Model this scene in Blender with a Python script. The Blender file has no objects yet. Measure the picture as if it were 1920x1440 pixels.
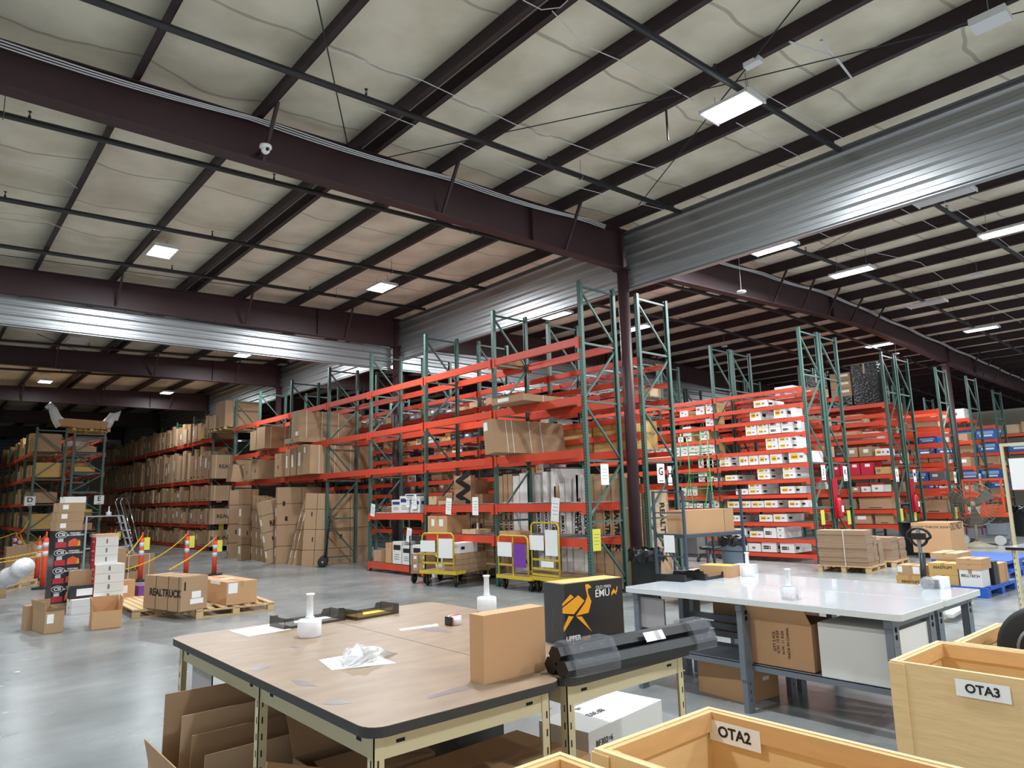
import bpy, math, random
from mathutils import Vector as V, Matrix
rnd = random.Random(7)
PI = math.pi
# ---------------------------------------------------------------- camera, world, lights, exposure
SC = bpy.context.scene
COL = SC.collection
FPX, YAW, PIT, ROL, EYE = 1302.0, 0.858142, 0.164144, 0.0246089, V((0, 0, 1.65))
fw = V((math.cos(PIT)*math.cos(YAW), math.cos(PIT)*math.sin(YAW), math.sin(PIT)))
r0 = V((math.sin(YAW), -math.cos(YAW), 0)); d0 = fw.cross(r0)
RT = r0*math.cos(ROL)+d0*math.sin(ROL); DN = -r0*math.sin(ROL)+d0*math.cos(ROL)
cam = bpy.data.objects.new('camera', bpy.data.cameras.new('camera')); COL.objects.link(cam)
cam.matrix_world = Matrix(((RT.x, -DN.x, -fw.x, 0), (RT.y, -DN.y, -fw.y, 0), (RT.z, -DN.z, -fw.z, EYE.z), (0, 0, 0, 1)))
cam.data.sensor_width = 36; cam.data.lens = FPX/1920*36; cam.data.clip_end = 300; cam.data.clip_start = .05
SC.camera = cam
SC.view_settings.view_transform = 'Standard'; SC.view_settings.look = 'None'
SC.view_settings.gamma = 1; SC.view_settings.exposure = 0.72
W = bpy.data.worlds.new('world'); SC.world = W; W.use_nodes = True
W.node_tree.nodes['Background'].inputs[0].default_value = (.86, .93, 1, 1)
W.node_tree.nodes['Background'].inputs[1].default_value = 0.7
LAMP_W = 165.0     # watts of one fixture
try: SC.cycles.max_bounces = 6; SC.cycles.diffuse_bounces = 4; SC.cycles.transparent_max_bounces = 12; SC.cycles.sample_clamp_indirect = 4
except Exception: pass
# fixtures: x, y, z, length along y, width, lit
LIGHTS = [(7.37, 4.2, 6.38, 1), (3.2, 3.7, 6.3, 1), (3.2, 13.6, 6.36, 1), (7.66, 13.25, 6.4, 1), (7.74, 22.1, 6.4, 1), (3.2, 22.3, 6.3, 0),
          (3.47, 30.5, 6.36, 1), (7.86, 31.3, 6.4, 1), (12.58, 12.68, 6.4, 1), (12.6, 6.53, 6.42, 1), (15.46, 6.25, 6.42, 1), (15.36, 3.31, 6.42, 1),
          (24.4, 6.26, 6.4, 1), (15.5, 12.35, 6.4, 1), (13.0, 21.5, 6.5, 1), (-1.5, 4.3, 6.2, 1), (7.4, -3.5, 6.38, 1), (2.9, -3.8, 6.3, 1), (-1.5, 13.4, 6.2, 1),
          (25.25, 9.56, 6.62, 1), (31.5, 12.4, 6.3, 1), (34.5, 5.2, 6.2, 1), (26.0, .2, 6.5, 1), (13.0, -3.0, 6.6, 1), (12.84, 3.57, 6.5, 0), (19.99, 6.27, 6.45, 0), (20.7, 2.6, 6.7, 1), (-1.8, 31, 6.2, 1)]
# ---------------------------------------------------------------- pixel of a 1920x1440 frame -> point on a plane of the place
def ray(u, v): return RT*(u-960)+DN*(v-720)+fw*FPX
def PZ(u, v, z=0.0):
    d = ray(u, v); return EYE+d*((z-EYE.z)/d.z)
def PX(u, v, x):
    d = ray(u, v); return EYE+d*(x/d.x)
def PY(u, v, y):
    d = ray(u, v); return EYE+d*(y/d.y)
# ---------------------------------------------------------------- mesh collector
def PR(u, v, off=-.02):
    p = PZ(u, v, 6.6)
    for _ in range(8): p = PZ(u, v, zg(p.x)+off)
    return p
class MB:
    def __init__(s): s.v = []; s.f = []; s.m = []; s.sm = []
    def add(s, vs, fs, m=0, smooth=False):
        o = len(s.v); s.v += [tuple(p) for p in vs]
        s.f += [tuple(o+i for i in f) for f in fs]; s.m += [m]*len(fs); s.sm += [smooth]*len(fs); return s
    def box(s, x0, x1, y0, y1, z0, z1, m=0, mx=None, R=None, c=None):
        vs = [V((x, y, z)) for z in (z0, z1) for y in (y0, y1) for x in (x0, x1)]
        if R is not None: vs = [R @ p + (c or V((0, 0, 0))) for p in vs]
        fs = [(0, 2, 3, 1), (4, 5, 7, 6), (0, 1, 5, 4), (2, 6, 7, 3), (0, 4, 6, 2), (1, 3, 7, 5)]
        o = len(s.v); s.add(vs, fs, m)
        if mx is not None: s.m[-1] = mx; s.m[-2] = mx
        return s
    def bar(s, p, q, w, h, m=0, up=V((0, 0, 1))):
        p = V(p); q = V(q); d = (q-p).normalized()
        if abs(d.dot(up)) > .99: up = V((1, 0, 0))
        a = d.cross(up).normalized(); b = a.cross(d)
        vs = [e+a*(i*w/2)+b*(j*h/2) for e in (p, q) for j in (-1, 1) for i in (-1, 1)]
        return s.add(vs, [(0, 2, 3, 1), (4, 5, 7, 6), (0, 1, 5, 4), (2, 6, 7, 3), (0, 4, 6, 2), (1, 3, 7, 5)], m)
    def tube(s, pts, r, n=8, m=0, caps=True, closed=False):
        pts = [V(p) for p in pts]; k = len(pts); vs = []; fs = []
        rs = r if isinstance(r, (list, tuple)) else [r]*k
        prev = None
        for i, p in enumerate(pts):
            if closed: d = pts[(i+1) % k]-pts[i-1]
            else: d = pts[min(i+1, k-1)]-pts[max(i-1, 0)]
            d.normalize()
            u = prev if prev else (V((0, 0, 1)) if abs(d.z) < .9 else V((1, 0, 0)))
            a = (u-d*u.dot(d)).normalized(); prev = a; b = d.cross(a)
            vs += [p+(a*math.cos(t*2*PI/n)+b*math.sin(t*2*PI/n))*rs[i] for t in range(n)]
        for i in range(k if closed else k-1):
            j = (i+1) % k
            for t in range(n): fs.append((i*n+t, i*n+(t+1) % n, j*n+(t+1) % n, j*n+t))
        if caps and not closed: fs += [tuple(range(n))[::-1], tuple((k-1)*n+t for t in range(n))]
        return s.add(vs, fs, m, n > 4)
    def lathe(s, prof, n=20, c=(0, 0, 0), m=0, axis='z', smooth=True):
        c = V(c); vs = []; fs = []
        for r, z in prof:
            for t in range(n):
                a = 2*PI*t/n; p = (r*math.cos(a), r*math.sin(a), z)
                if axis == 'x': p = (p[2], p[0], p[1])
                if axis == 'y': p = (p[0], p[2], p[1])
                vs.append(c+V(p))
        k = len(prof)
        for i in range(k-1):
            for t in range(n): fs.append((i*n+t, i*n+(t+1) % n, (i+1)*n+(t+1) % n, (i+1)*n+t))
        fs += [tuple(range(n))[::-1], tuple((k-1)*n+t for t in range(n))]
        return s.add(vs, fs, m, smooth)
    def prism(s, poly, h0, h1, axis='z', m=0, off=(0, 0, 0)):
        n = len(poly); vs = []
        for h in (h0, h1):
            for a, b in poly:
                p = {'z': (a, b, h), 'x': (h, a, b), 'y': (a, h, b)}[axis]; vs.append(V(p)+V(off))
        fs = [tuple(range(n))[::-1], tuple(range(n, 2*n))]+[(i, (i+1) % n, n+(i+1) % n, n+i) for i in range(n)]
        return s.add(vs, fs, m)
    def mesh(s, name, mats):
        me = bpy.data.meshes.new(name); me.from_pydata(s.v, [], s.f)
        for mt in (mats if isinstance(mats, (list, tuple)) else [mats]): me.materials.append(mt)
        me.polygons.foreach_set('material_index', s.m); me.polygons.foreach_set('use_smooth', s.sm)
        import bmesh
        b = bmesh.new(); b.from_mesh(me); bmesh.ops.recalc_face_normals(b, faces=b.faces); b.to_mesh(me); b.free()
        me.update(); return me
    def build(s, name, mats, parent=None, loc=None, rz=0): return put(name, s.mesh(name, mats), parent, loc, rz)
def put(name, me, parent=None, loc=None, rz=0):
    o = bpy.data.objects.new(name, me); COL.objects.link(o); o.parent = parent
    if loc is not None: o.location = loc
    if rz: o.rotation_euler = (0, 0, rz)
    return o
def tag(o, label=None, cat=None, group=None, kind=None):
    if label: o['label'] = label
    if cat: o['category'] = cat
    if group: o['group'] = group
    if kind: o['kind'] = kind
    return o
def thing(name, label, cat, loc=(0, 0, 0), rz=0, group=None):
    o = bpy.data.objects.new(name, None); COL.objects.link(o); o.location = loc; o.rotation_euler = (0, 0, rz)
    o.empty_display_size = .1
    return tag(o, label, cat, group)
def struct(name, mb, mats): return tag(mb.build(name, mats), kind='structure')
def dup(root, loc=None, rz=None, label=None, group=None):
    def cp(o, par):
        c = o.copy(); COL.objects.link(c); c.parent = par
        for ch in o.children: cp(ch, c)
        return c
    r = cp(root, None)
    if loc is not None: r.location = loc
    if rz is not None: r.rotation_euler = (0, 0, rz)
    if label: r['label'] = label
    if group: r['group'] = group
    return r
ORD = ['first', 'second', 'third', 'fourth', 'fifth', 'sixth', 'seventh', 'eighth', 'ninth', 'tenth', 'eleventh', 'twelfth', 'thirteenth', 'fourteenth', 'fifteenth',
       'sixteenth', 'seventeenth', 'eighteenth', 'nineteenth', 'twentieth']+['twenty-'+w for w in ('first', 'second', 'third', 'fourth', 'fifth', 'sixth', 'seventh', 'eighth', 'ninth')]+['thirtieth']+['thirty-'+w for w in ('first', 'second', 'third', 'fourth', 'fifth', 'sixth', 'seventh', 'eighth', 'ninth')]+['fortieth']
# ---------------------------------------------------------------- materials
def lin(c): return tuple(((x/255)/12.92 if x/255 <= .04045 else ((x/255+.055)/1.055)**2.4) for x in c)+(1,)
def mat(name, c, rough=.6, metal=0, noise=0, scale=4, bump=0, stretch=None, trans=0, vary=0, spec=.5, alpha=1, coat=0):
    m = bpy.data.materials.new(name); m.use_nodes = True; nt = m.node_tree; N = nt.nodes; L = nt.links
    b = N['Principled BSDF']; b.inputs['Base Color'].default_value = lin(c); b.inputs['Roughness'].default_value = rough
    b.inputs['Metallic'].default_value = metal; b.inputs['Transmission Weight'].default_value = trans; b.inputs['Alpha'].default_value = alpha
    b.inputs['Specular IOR Level'].default_value = spec; b.inputs['Coat Weight'].default_value = coat
    if noise or bump or vary:
        tc = N.new('ShaderNodeTexCoord'); mp = N.new('ShaderNodeMapping'); L.new(tc.outputs['Object'], mp.inputs[0])
        if stretch: mp.inputs['Scale'].default_value = stretch
        no = N.new('ShaderNodeTexNoise'); no.inputs['Scale'].default_value = scale; no.inputs['Detail'].default_value = 5; L.new(mp.outputs[0], no.inputs[0])
        src = None
        if noise:
            mx = N.new('ShaderNodeMix'); mx.data_type = 'RGBA'; mx.inputs['A'].default_value = tuple(x*(1-noise) for x in lin(c)[:3])+(1,)
            mx.inputs['B'].default_value = tuple(min(1, x*(1+noise)) for x in lin(c)[:3])+(1,); L.new(no.outputs[0], mx.inputs['Factor']); src = mx.outputs['Result']
        if vary:
            oi = N.new('ShaderNodeObjectInfo'); mr = N.new('ShaderNodeMapRange'); mr.inputs['To Min'].default_value = 1-vary; mr.inputs['To Max'].default_value = 1+vary*.6
            L.new(oi.outputs['Random'], mr.inputs['Value'])
            hs = N.new('ShaderNodeHueSaturation'); L.new(mr.outputs[0], hs.inputs['Value']); hs.inputs['Color'].default_value = lin(c)
            if src: L.new(src, hs.inputs['Color'])
            src = hs.outputs[0]
        if src: L.new(src, b.inputs['Base Color'])
        if bump:
            bp = N.new('ShaderNodeBump'); bp.inputs['Strength'].default_value = bump; bp.inputs['Distance'].default_value = .02
            L.new(no.outputs[0], bp.inputs['Height']); L.new(bp.outputs[0], b.inputs['Normal'])
    return m
def emat(name, c, st):
    m = bpy.data.materials.new(name); m.use_nodes = True; N = m.node_tree.nodes; b = N['Principled BSDF']
    b.inputs['Emission Color'].default_value = lin(c); b.inputs['Emission Strength'].default_value = st; b.inputs['Base Color'].default_value = (.8, .8, .8, 1); return m
CARD = mat('cardboard', (178, 146, 114), .8, noise=.10, scale=3, vary=.12, spec=.2)
CARD2 = mat('cardboard_pale', (200, 170, 138), .8, noise=.08, scale=3, vary=.08, spec=.2)
CARD3 = mat('cardboard_yellow', (206, 166, 104), .8, noise=.10, scale=3, vary=.12, spec=.2)
CARDR = mat('cardboard_orange', (198, 156, 116), .75, noise=.06, scale=4, spec=.2)
TAPE = mat('packing_tape', (178, 140, 100), .25, spec=.6)
STRAP = mat('white_strap', (235, 232, 225), .4)
DSTRAP = mat('dark_strap', (60, 48, 38), .5)
WHITE = mat('white_paper', (240, 240, 238), .6)
WBOX = mat('white_box', (225, 224, 220), .6, vary=.05)
INK = mat('black_ink', (28, 26, 26), .6)
GINK = mat('grey_ink', (120, 118, 118), .7)
BLUEINK = mat('blue_ink', (40, 52, 120), .6)
YEL = mat('yellow_label', (226, 180, 40), .5)
YTAG = mat("yellow_tag", (214, 204, 76), .6)
RED = mat('red_print', (190, 40, 50), .5)
BROWN = mat('girder_maroon', (64, 43, 46), .5, noise=.15, scale=1.5, spec=.4)
PURL = mat('purlin_maroon', (54, 40, 45), .5, noise=.15, scale=1.5, spec=.4)
GREEN = mat('rack_green', (68, 98, 88), .42, noise=.12, scale=6)
GREEND = mat('rack_green_dark', (38, 62, 58), .45, noise=.12, scale=6)
ORANGE = mat('beam_orange', (208, 72, 46), .42, noise=.10, scale=5)
WIRE = mat('deck_wire', (150, 150, 150), .35, metal=.6)
BLACK = mat('black_plastic', (24, 24, 26), .4)
RUBBER = mat('black_rubber', (28, 28, 29), .7)
STEEL = mat('grey_steel', (150, 152, 155), .35, metal=.7)
CHROME = mat('chrome', (200, 200, 205), .15, metal=1)
PIPE = mat('black_pipe', (42, 44, 46), .45, noise=.2, scale=3)
PLY = mat('plywood', (226, 194, 142), .6, noise=.10, scale=5, stretch=(1, 1, 6), bump=.1)
PINE = mat('pine_board', (206, 174, 128), .7, noise=.15, scale=4, stretch=(6, 1, 1))
WRAPW = mat('white_wrap', (226, 226, 228), .25, noise=.06, scale=12, bump=.5)
BWRAP = mat('black_wrap', (14, 14, 16), .15, noise=.4, scale=14, bump=.8)
def holes_mat():
    m = mat('rack_green_punched', (62, 104, 88), .42); nt = m.node_tree; N = nt.nodes; L = nt.links
    tc = N.new('ShaderNodeTexCoord'); sp = N.new('ShaderNodeSeparateXYZ'); L.new(tc.outputs['Object'], sp.inputs[0])
    def M(op, a, b=None):
        n = N.new('ShaderNodeMath'); n.operation = op
        for i, x in enumerate((a, b)):
            if x is None: continue
            if isinstance(x, (int, float)): n.inputs[i].default_value = x
            else: L.new(x, n.inputs[i])
        return n.outputs[0]
    fz = M('ABSOLUTE', M('SUBTRACT', M('FRACT', M('MULTIPLY', sp.outputs['Z'], 19.7)), .5))
    fy = M('ABSOLUTE', M('SUBTRACT', M('ABSOLUTE', sp.outputs['Y']), .021))
    k = M('MULTIPLY', M('LESS_THAN', fz, .22), M('LESS_THAN', fy, .008))
    mx = N.new('ShaderNodeMix'); mx.data_type = 'RGBA'; L.new(k, mx.inputs['Factor']); mx.inputs['A'].default_value = lin((70, 101, 91)); mx.inputs['B'].default_value = lin((10, 16, 15))
    L.new(mx.outputs['Result'], N['Principled BSDF'].inputs['Base Color']); return m
GHOLE = holes_mat()
def text(s, size, loc, face, m, parent=None, name='printed_text', rot=0, bold=0, align='CENTER'):
    """lettering on a face: face is the outward direction 'x-','y-','x+','z'"""
    cu = bpy.data.curves.new(name, 'FONT'); cu.body = s; cu.size = size; cu.align_x = align; cu.align_y = 'CENTER'; cu.offset = bold; cu.resolution_u = 3; cu.extrude = .0006
    o = bpy.data.objects.new(name, cu); COL.objects.link(o); me = bpy.data.meshes.new_from_object(o); bpy.data.objects.remove(o); bpy.data.curves.remove(cu)
    me.materials.clear(); me.materials.append(m); o = put(name, me, parent)
    B = {'x-': ((0, 0, -1), (-1, 0, 0), (0, 1, 0)), 'y-': ((1, 0, 0), (0, 0, -1), (0, 1, 0)), 'x+': ((0, 0, 1), (1, 0, 0), (0, 1, 0)), 'z': ((1, 0, 0), (0, 1, 0), (0, 0, 1))}[face]
    R = Matrix(B) @ Matrix.Rotation(rot, 3, 'Z')
    o.matrix_local = Matrix.Translation(V(loc)) @ R.to_4x4(); return o
# ---------------------------------------------------------------- the building
def zg(x): return 6.38+.0330*x if x < 18.7 else 6.997-.036*(x-18.7)
ZW = 5.52
def floor_mat():
    m = mat('polished_concrete', (160, 164, 166), .22, spec=.5); nt = m.node_tree; N = nt.nodes; L = nt.links; b = N['Principled BSDF']
    tc = N.new('ShaderNodeTexCoord')
    def noise(sc, st, det=6):
        mp = N.new('ShaderNodeMapping'); mp.inputs['Scale'].default_value = st; L.new(tc.outputs['Object'], mp.inputs[0])
        n = N.new('ShaderNodeTexNoise'); n.inputs['Scale'].default_value = sc; n.inputs['Detail'].default_value = det; L.new(mp.outputs[0], n.inputs[0]); return n.outputs[0]
    r = N.new('ShaderNodeValToRGB'); r.color_ramp.elements[0].position = .32; r.color_ramp.elements[0].color = lin((120, 124, 124)); r.color_ramp.elements[1].position = .68; r.color_ramp.elements[1].color = lin((158, 162, 162))
    L.new(noise(.7, (1, 1, 1)), r.inputs[0])
    r2 = N.new('ShaderNodeValToRGB'); r2.color_ramp.elements[0].position = .35; r2.color_ramp.elements[0].color = (.84, .84, .84, 1); r2.color_ramp.elements[1].position = .6; r2.color_ramp.elements[1].color = (1, 1, 1, 1)
    L.new(noise(1.6, (1, 2.5, 1), 6), r2.inputs[0])
    mx = N.new('ShaderNodeMix'); mx.data_type = 'RGBA'; mx.blend_type = 'MULTIPLY'; mx.inputs['Factor'].default_value = .8; L.new(r.outputs[0], mx.inputs['A']); L.new(r2.outputs[0], mx.inputs['B'])
    L.new(mx.outputs['Result'], b.inputs['Base Color'])
    mr = N.new('ShaderNodeMapRange'); mr.inputs['To Min'].default_value = .2; mr.inputs['To Max'].default_value = .32; L.new(noise(1.6, (1, 2, 1)), mr.inputs['Value']); L.new(mr.outputs[0], b.inputs['Roughness'])
    return m
f = MB(); f.box(-14, 50, -12, 60, -.2, 0); struct('floor', f, floor_mat())
f = MB()   # saw-cut joints in the slab
for y in (16.44,): f.box(-14, 50, y-.006, y+.006, 0, .0015)
for x in (9.98, 20): f.box(x-.006, x+.006, -12, 60, 0, .0015)
struct('floor_joint', f, mat('joint_filler', (84, 84, 84), .7))
PURX = [-9.7, -8.3, -6.9, -5.5, -4.1, -2.7, -1.25, .15, 1.57, 2.98, 4.36, 4.62, 5.72, 7.07, 8.34, 9.82]+[11.2+1.42*i for i in range(26)]
GY = [-8.0, 8.24, 16.44, 24.65, 32.85, 41.05, 49.25]
def ceil_mat():
    m = mat('insulation_facing', (228, 222, 204), .75); nt = m.node_tree; N = nt.nodes; L = nt.links; b = N['Principled BSDF']
    tc = N.new('ShaderNodeTexCoord'); sp = N.new('ShaderNodeSeparateXYZ'); L.new(tc.outputs['Object'], sp.inputs[0])
    wv = N.new('ShaderNodeTexNoise'); wv.inputs['Scale'].default_value = .8; L.new(tc.outputs['Object'], wv.inputs[0])
    def M(op, a, c=None):
        n = N.new('ShaderNodeMath'); n.operation = op
        for i, x in enumerate((a, c)):
            if x is None: continue
            if isinstance(x, (int, float)): n.inputs[i].default_value = x
            else: L.new(x, n.inputs[i])
        return n.outputs[0]
    yy = M('ADD', sp.outputs['Y'], M('MULTIPLY', wv.outputs[0], .5))
    d = M('ABSOLUTE', M('SUBTRACT', M('FRACT', M('MULTIPLY', yy, .655)), .5))
    k = M('LESS_THAN', d, .014)
    no = N.new('ShaderNodeTexNoise'); no.inputs['Scale'].default_value = 1.3; no.inputs['Detail'].default_value = 8; L.new(tc.outputs['Object'], no.inputs[0])
    cr = N.new('ShaderNodeValToRGB'); cr.color_ramp.elements[0].position = .3; cr.color_ramp.elements[0].color = lin((214, 204, 182)); cr.color_ramp.elements[1].position = .6; cr.color_ramp.elements[1].color = lin((240, 232, 212)); L.new(no.outputs[0], cr.inputs[0])
    mx = N.new('ShaderNodeMix'); mx.data_type = 'RGBA'; L.new(M('MULTIPLY', k, .45), mx.inputs['Factor']); L.new(cr.outputs[0], mx.inputs['A']); mx.inputs['B'].default_value = lin((120, 112, 98))
    L.new(mx.outputs['Result'], b.inputs['Base Color']); return m
c = MB(); NS = 6; ys = [-12+i*.75 for i in range(97)]
vs = []; 
xs = []
for i in range(len(PURX)-1):
    a, b_ = PURX[i], PURX[i+1]
    for k in range(NS): xs.append((a+(b_-a)*k/NS, math.sin(PI*k/NS)*(.05 if b_-a > .5 else 0)))
xs.append((PURX[-1], 0))
for x, s in xs:
    for j, y in enumerate(ys): vs.append((x, y, zg(x)+.25-s*(1+.8*math.sin(y*2.1+x)*math.cos(y*.83))))
ny = len(ys)
c.add(vs, [(i*ny+j, i*ny+j+1, (i+1)*ny+j+1, (i+1)*ny+j) for i in range(len(xs)-1) for j in range(ny-1)], 0, True)
struct('ceiling', c, ceil_mat())
for x in PURX:            # Z-shaped roof purlins
    s = 1 if x < 18.7 else -1
    p = MB(); z = zg(x); p.box(x-.004, x+.004, -12, 60, z, z+.245); p.box(x-.07 if s > 0 else x, x if s > 0 else x+.07, -12, 60, z, z+.006); p.box(x, x+.07, -12, 60, z+.24, z+.246)
    struct('ceiling_purlin', p, PURL)
def girder(y, x0, x1, brace=True):
    n = 24; L = [x0+(x1-x0)*i/n for i in range(n+1)]
    def bot(x):
        if x <= 10: return 5.88+.004*x
        if x < 20: return 5.93+.043*(x-10)
        return max(5.9, 6.36-.047*(x-20)) if x < 30 else 5.9+(x-30)*-.02
    g = MB()
    for a, b_ in zip(L[:-1], L[1:]):
        for dz0, dz1, w in ((0, .02, .2), (.02, None, .012)):
            z0a, z0b = bot(a)+dz0, bot(b_)+dz0; z1a, z1b = (bot(a)+dz1, bot(b_)+dz1) if dz1 else (zg(a)-.005, zg(b_)-.005)
            if dz1 is None: pass
            g.add([(a, y-w/2, z0a), (a, y+w/2, z0a), (a, y-w/2, z1a), (a, y+w/2, z1a), (b_, y-w/2, z0b), (b_, y+w/2, z0b), (b_, y-w/2, z1b), (b_, y+w/2, z1b)],
                  [(0, 1, 3, 2), (4, 6, 7, 5), (0, 4, 5, 1), (2, 3, 7, 6), (0, 2, 6, 4), (1, 5, 7, 3)])
        z1a, z1b = zg(a)-.003, zg(b_)-.003
        g.add([(a, y-.1, z1a-.02), (a, y+.1, z1a-.02), (b_, y+.1, z1b-.02), (b_, y-.1, z1b-.02), (a, y-.1, z1a), (a, y+.1, z1a), (b_, y+.1, z1b), (b_, y-.1, z1b)], [(0, 1, 2, 3), (4, 7, 6, 5), (0, 3, 7, 4), (1, 5, 6, 2)])
    for x in (7.6, 9.9, 18.7, 27.6, 30.4):
        if x0 < x < x1: g.box(x-.008, x+.008, y-.095, y+.095, bot(x), zg(x)-.02)
    struct('ceiling_girder', g, BROWN)
    for x in PURX:
        if not (x0 < x < x1) or (x < 10 and x not in (-5.5, -1.25, 2.98, 5.72, 8.34)) or (x > 10 and (round(x*10) % 2 == 0 or not brace)): continue
        for sgn in (-1,):
            b = MB(); b.bar((x+.03, y+sgn*.5, zg(x)+.05), (x+.03, y+sgn*.08, bot(x)+.03), .04, .04); struct('ceiling_brace', b, BROWN)
for y in GY:
    girder(y, -10, 9.98); girder(y, 9.98, 38, y < 20)
def column(x, y, h, r=.105):
    p = MB(); p.lathe([(r, 0.02), (r, h)], 20, (x, y, 0)); p.box(x-.17, x+.17, y-.17, y+.17, 0, .02); p.box(x-.14, x+.14, y-.14, y+.14, h, h+.02)
    struct('column', p, BROWN)
for y in GY: column(9.98, y, 5.9)
column(27.3, 8.24, 5.93, .12); column(27.3, 16.44, 5.93); column(27.3, -8, 5.93)
RIB = mat('galvanised_panel', (176, 178, 180), .36, metal=.75)
def ribbed(axis, at, a, b, z0, z1, s=1, mtl=RIB, name='wall_partition'):
    pts = []; z = z0
    while z < z1-.01:
        for dz, o in ((0, 0), (.035, .045), (.055, .045), (.075, 0), (.125, 0), (.132, .01), (.145, .01), (.152, 0)):
            if z+dz < z1: pts.append((z+dz, o))
        z += .205
    pts.append((z1, 0)); m = MB()
    for (za, oa), (zb, ob) in zip(pts[:-1], pts[1:]):
        if axis == 'x': m.add([(at-s*oa, a, za), (at-s*oa, b, za), (at-s*ob, b, zb), (at-s*ob, a, zb)], [(0, 1, 2, 3)])
        else: m.add([(a, at-s*oa, za), (b, at-s*oa, za), (b, at-s*ob, zb), (a, at-s*ob, zb)], [(0, 1, 2, 3)])
    if axis == 'x': m.box(at+.001, at+.012, a, b, z0, z1); m.box(at-.06, at+.05, a, b, z0-.012, z0)
    else: m.box(a, b, at+.001, at+.012, z0, z1); m.box(a, b, at-.06, at+.05, z0-.012, z0)
    return struct(name, m, mtl)
for i, (a, b_) in enumerate([(-12, 8.2), (8.28, 16.4), (16.6, 60)]): ribbed('x', 10.06 if i == 1 else 10.06, a, b_, ZW, 6.7, name='wall_curtain')
ribbed('y', 16.62, -10, 9.9, 5.28, 5.9, name='wall_curtain')
ribbed('y', 16.62, 10.2, 38, 5.3, 6.6, name='wall_curtain')
WALLM = mat('painted_wall', (186, 178, 160), .8, noise=.08)
DWALL = mat('dark_liner', (120, 124, 128), .5, metal=.3)
ribbed('y', 59.5, -14, 10, 0, 6.8, name='wall_far', mtl=DWALL)
w = MB(); w.box(10, 48, 59.4, 59.6, 0, 7); struct('wall_far', w, WALLM)
w = MB(); w.box(47, 47.2, -12, 60, 0, 7); struct('wall_right', w, WALLM)
w = MB(); w.box(-14.2, -14, 2, 60, 0, 7); struct('wall_left', w, WALLM)
# lamps: each fixture hangs on two wires; housing, lens and reflector end caps; the lamp's own light sits under the lens
LENS = emat('lit_lens', (240, 246, 255), 5.0); HOUS = mat('fixture_white', (225, 226, 228), .4); UNLIT = mat('unlit_lens', (206, 208, 212), .3)
WIREM = mat('hanger_wire', (120, 120, 122), .4, metal=.5)
def lampset(l, w):
    hm = MB(); hm.box(-w-.025, w+.025, -l-.03, l+.03, .012, .05); hm.box(-.09, .09, -l*.8, l*.8, .05, .09)
    lm = MB(); lm.box(-w, w, -l, l, 0, .012); cm = MB(); cm.box(-w-.03, w+.03, -l-.05, -l-.03, -.005, .055)
    return hm.mesh('housing', HOUS), lm.mesh('lens', LENS), lm.mesh('lens', UNLIT), cm.mesh('end_cap', HOUS), l, w
LSW, LSE = lampset(.29, .185), lampset(.40, .15)
NEAR = {0: 'big bright panel lamp high over the grey table', 1: 'panel lamp near the top edge between the double purlin', 2: 'lit panel lamp left of centre, hung from third sprinkler pipe', 3: 'lit panel lamp above the front orange rack, behind the first girder',
        4: 'lit panel lamp just beyond the ribbed curtain of the second girder', 6: 'small far lamp on the left between the third and fourth girder', 7: 'small far lamp between third and fourth girder, nearer the middle', 8: 'lamp seen beyond the ribbed wall between tall green uprights',
        9: 'lamp below the ribbed wall, first past the column', 10: 'lamp right of the one below the ribbed wall, beside sprinkler pipe', 11: 'bright lamp at the right edge of the picture', 12: 'small lamp over the far right aisle above the tapered girder', 13: 'lamp pair member glimpsed behind the green post right of column',
        24: 'unlit white tube fixture hugging the ribbed wall', 25: 'unlit white tube fixture hung between two lit lamps on the right'}
for i, (x, y, z, on) in enumerate(LIGHTS):
    t = thing('ceiling_lamp', NEAR.get(i, 'ceiling panel lamp number %s in the order of the halls, not near any labelled thing' % ORD[i]), 'lamp', (x, y, z), 0, 'panel lamps under the roof')
    hm, lme, lmu, cm, ll, lw = LSW if x < 10 else LSE
    put('housing', hm, t); put('lens', lme if on else lmu, t); put('end_cap', cm, t); put('end_cap', cm, t, rz=PI)
    h = zg(x)+.03-z; 
    for q in (-1, 1): wv = MB(); wv.tube([(0, q*ll*.8, .09), (0, q*ll*.8, h)], .004, 4); wv.build('hanger', WIREM, t)
    if on:
        ld = bpy.data.lights.new('lamp_light', 'AREA'); ld.shape = 'RECTANGLE'; ld.size = lw*2; ld.size_y = ll*2; ld.energy = LAMP_W if y < 28 else LAMP_W*.35; ld.color = (.90, .96, 1)
        lo = bpy.data.objects.new('lamp_light', ld); COL.objects.link(lo); lo.parent = t; lo.location = (0, 0, -.01)
        if y > 27: ld.energy = LAMP_W*.4
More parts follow.
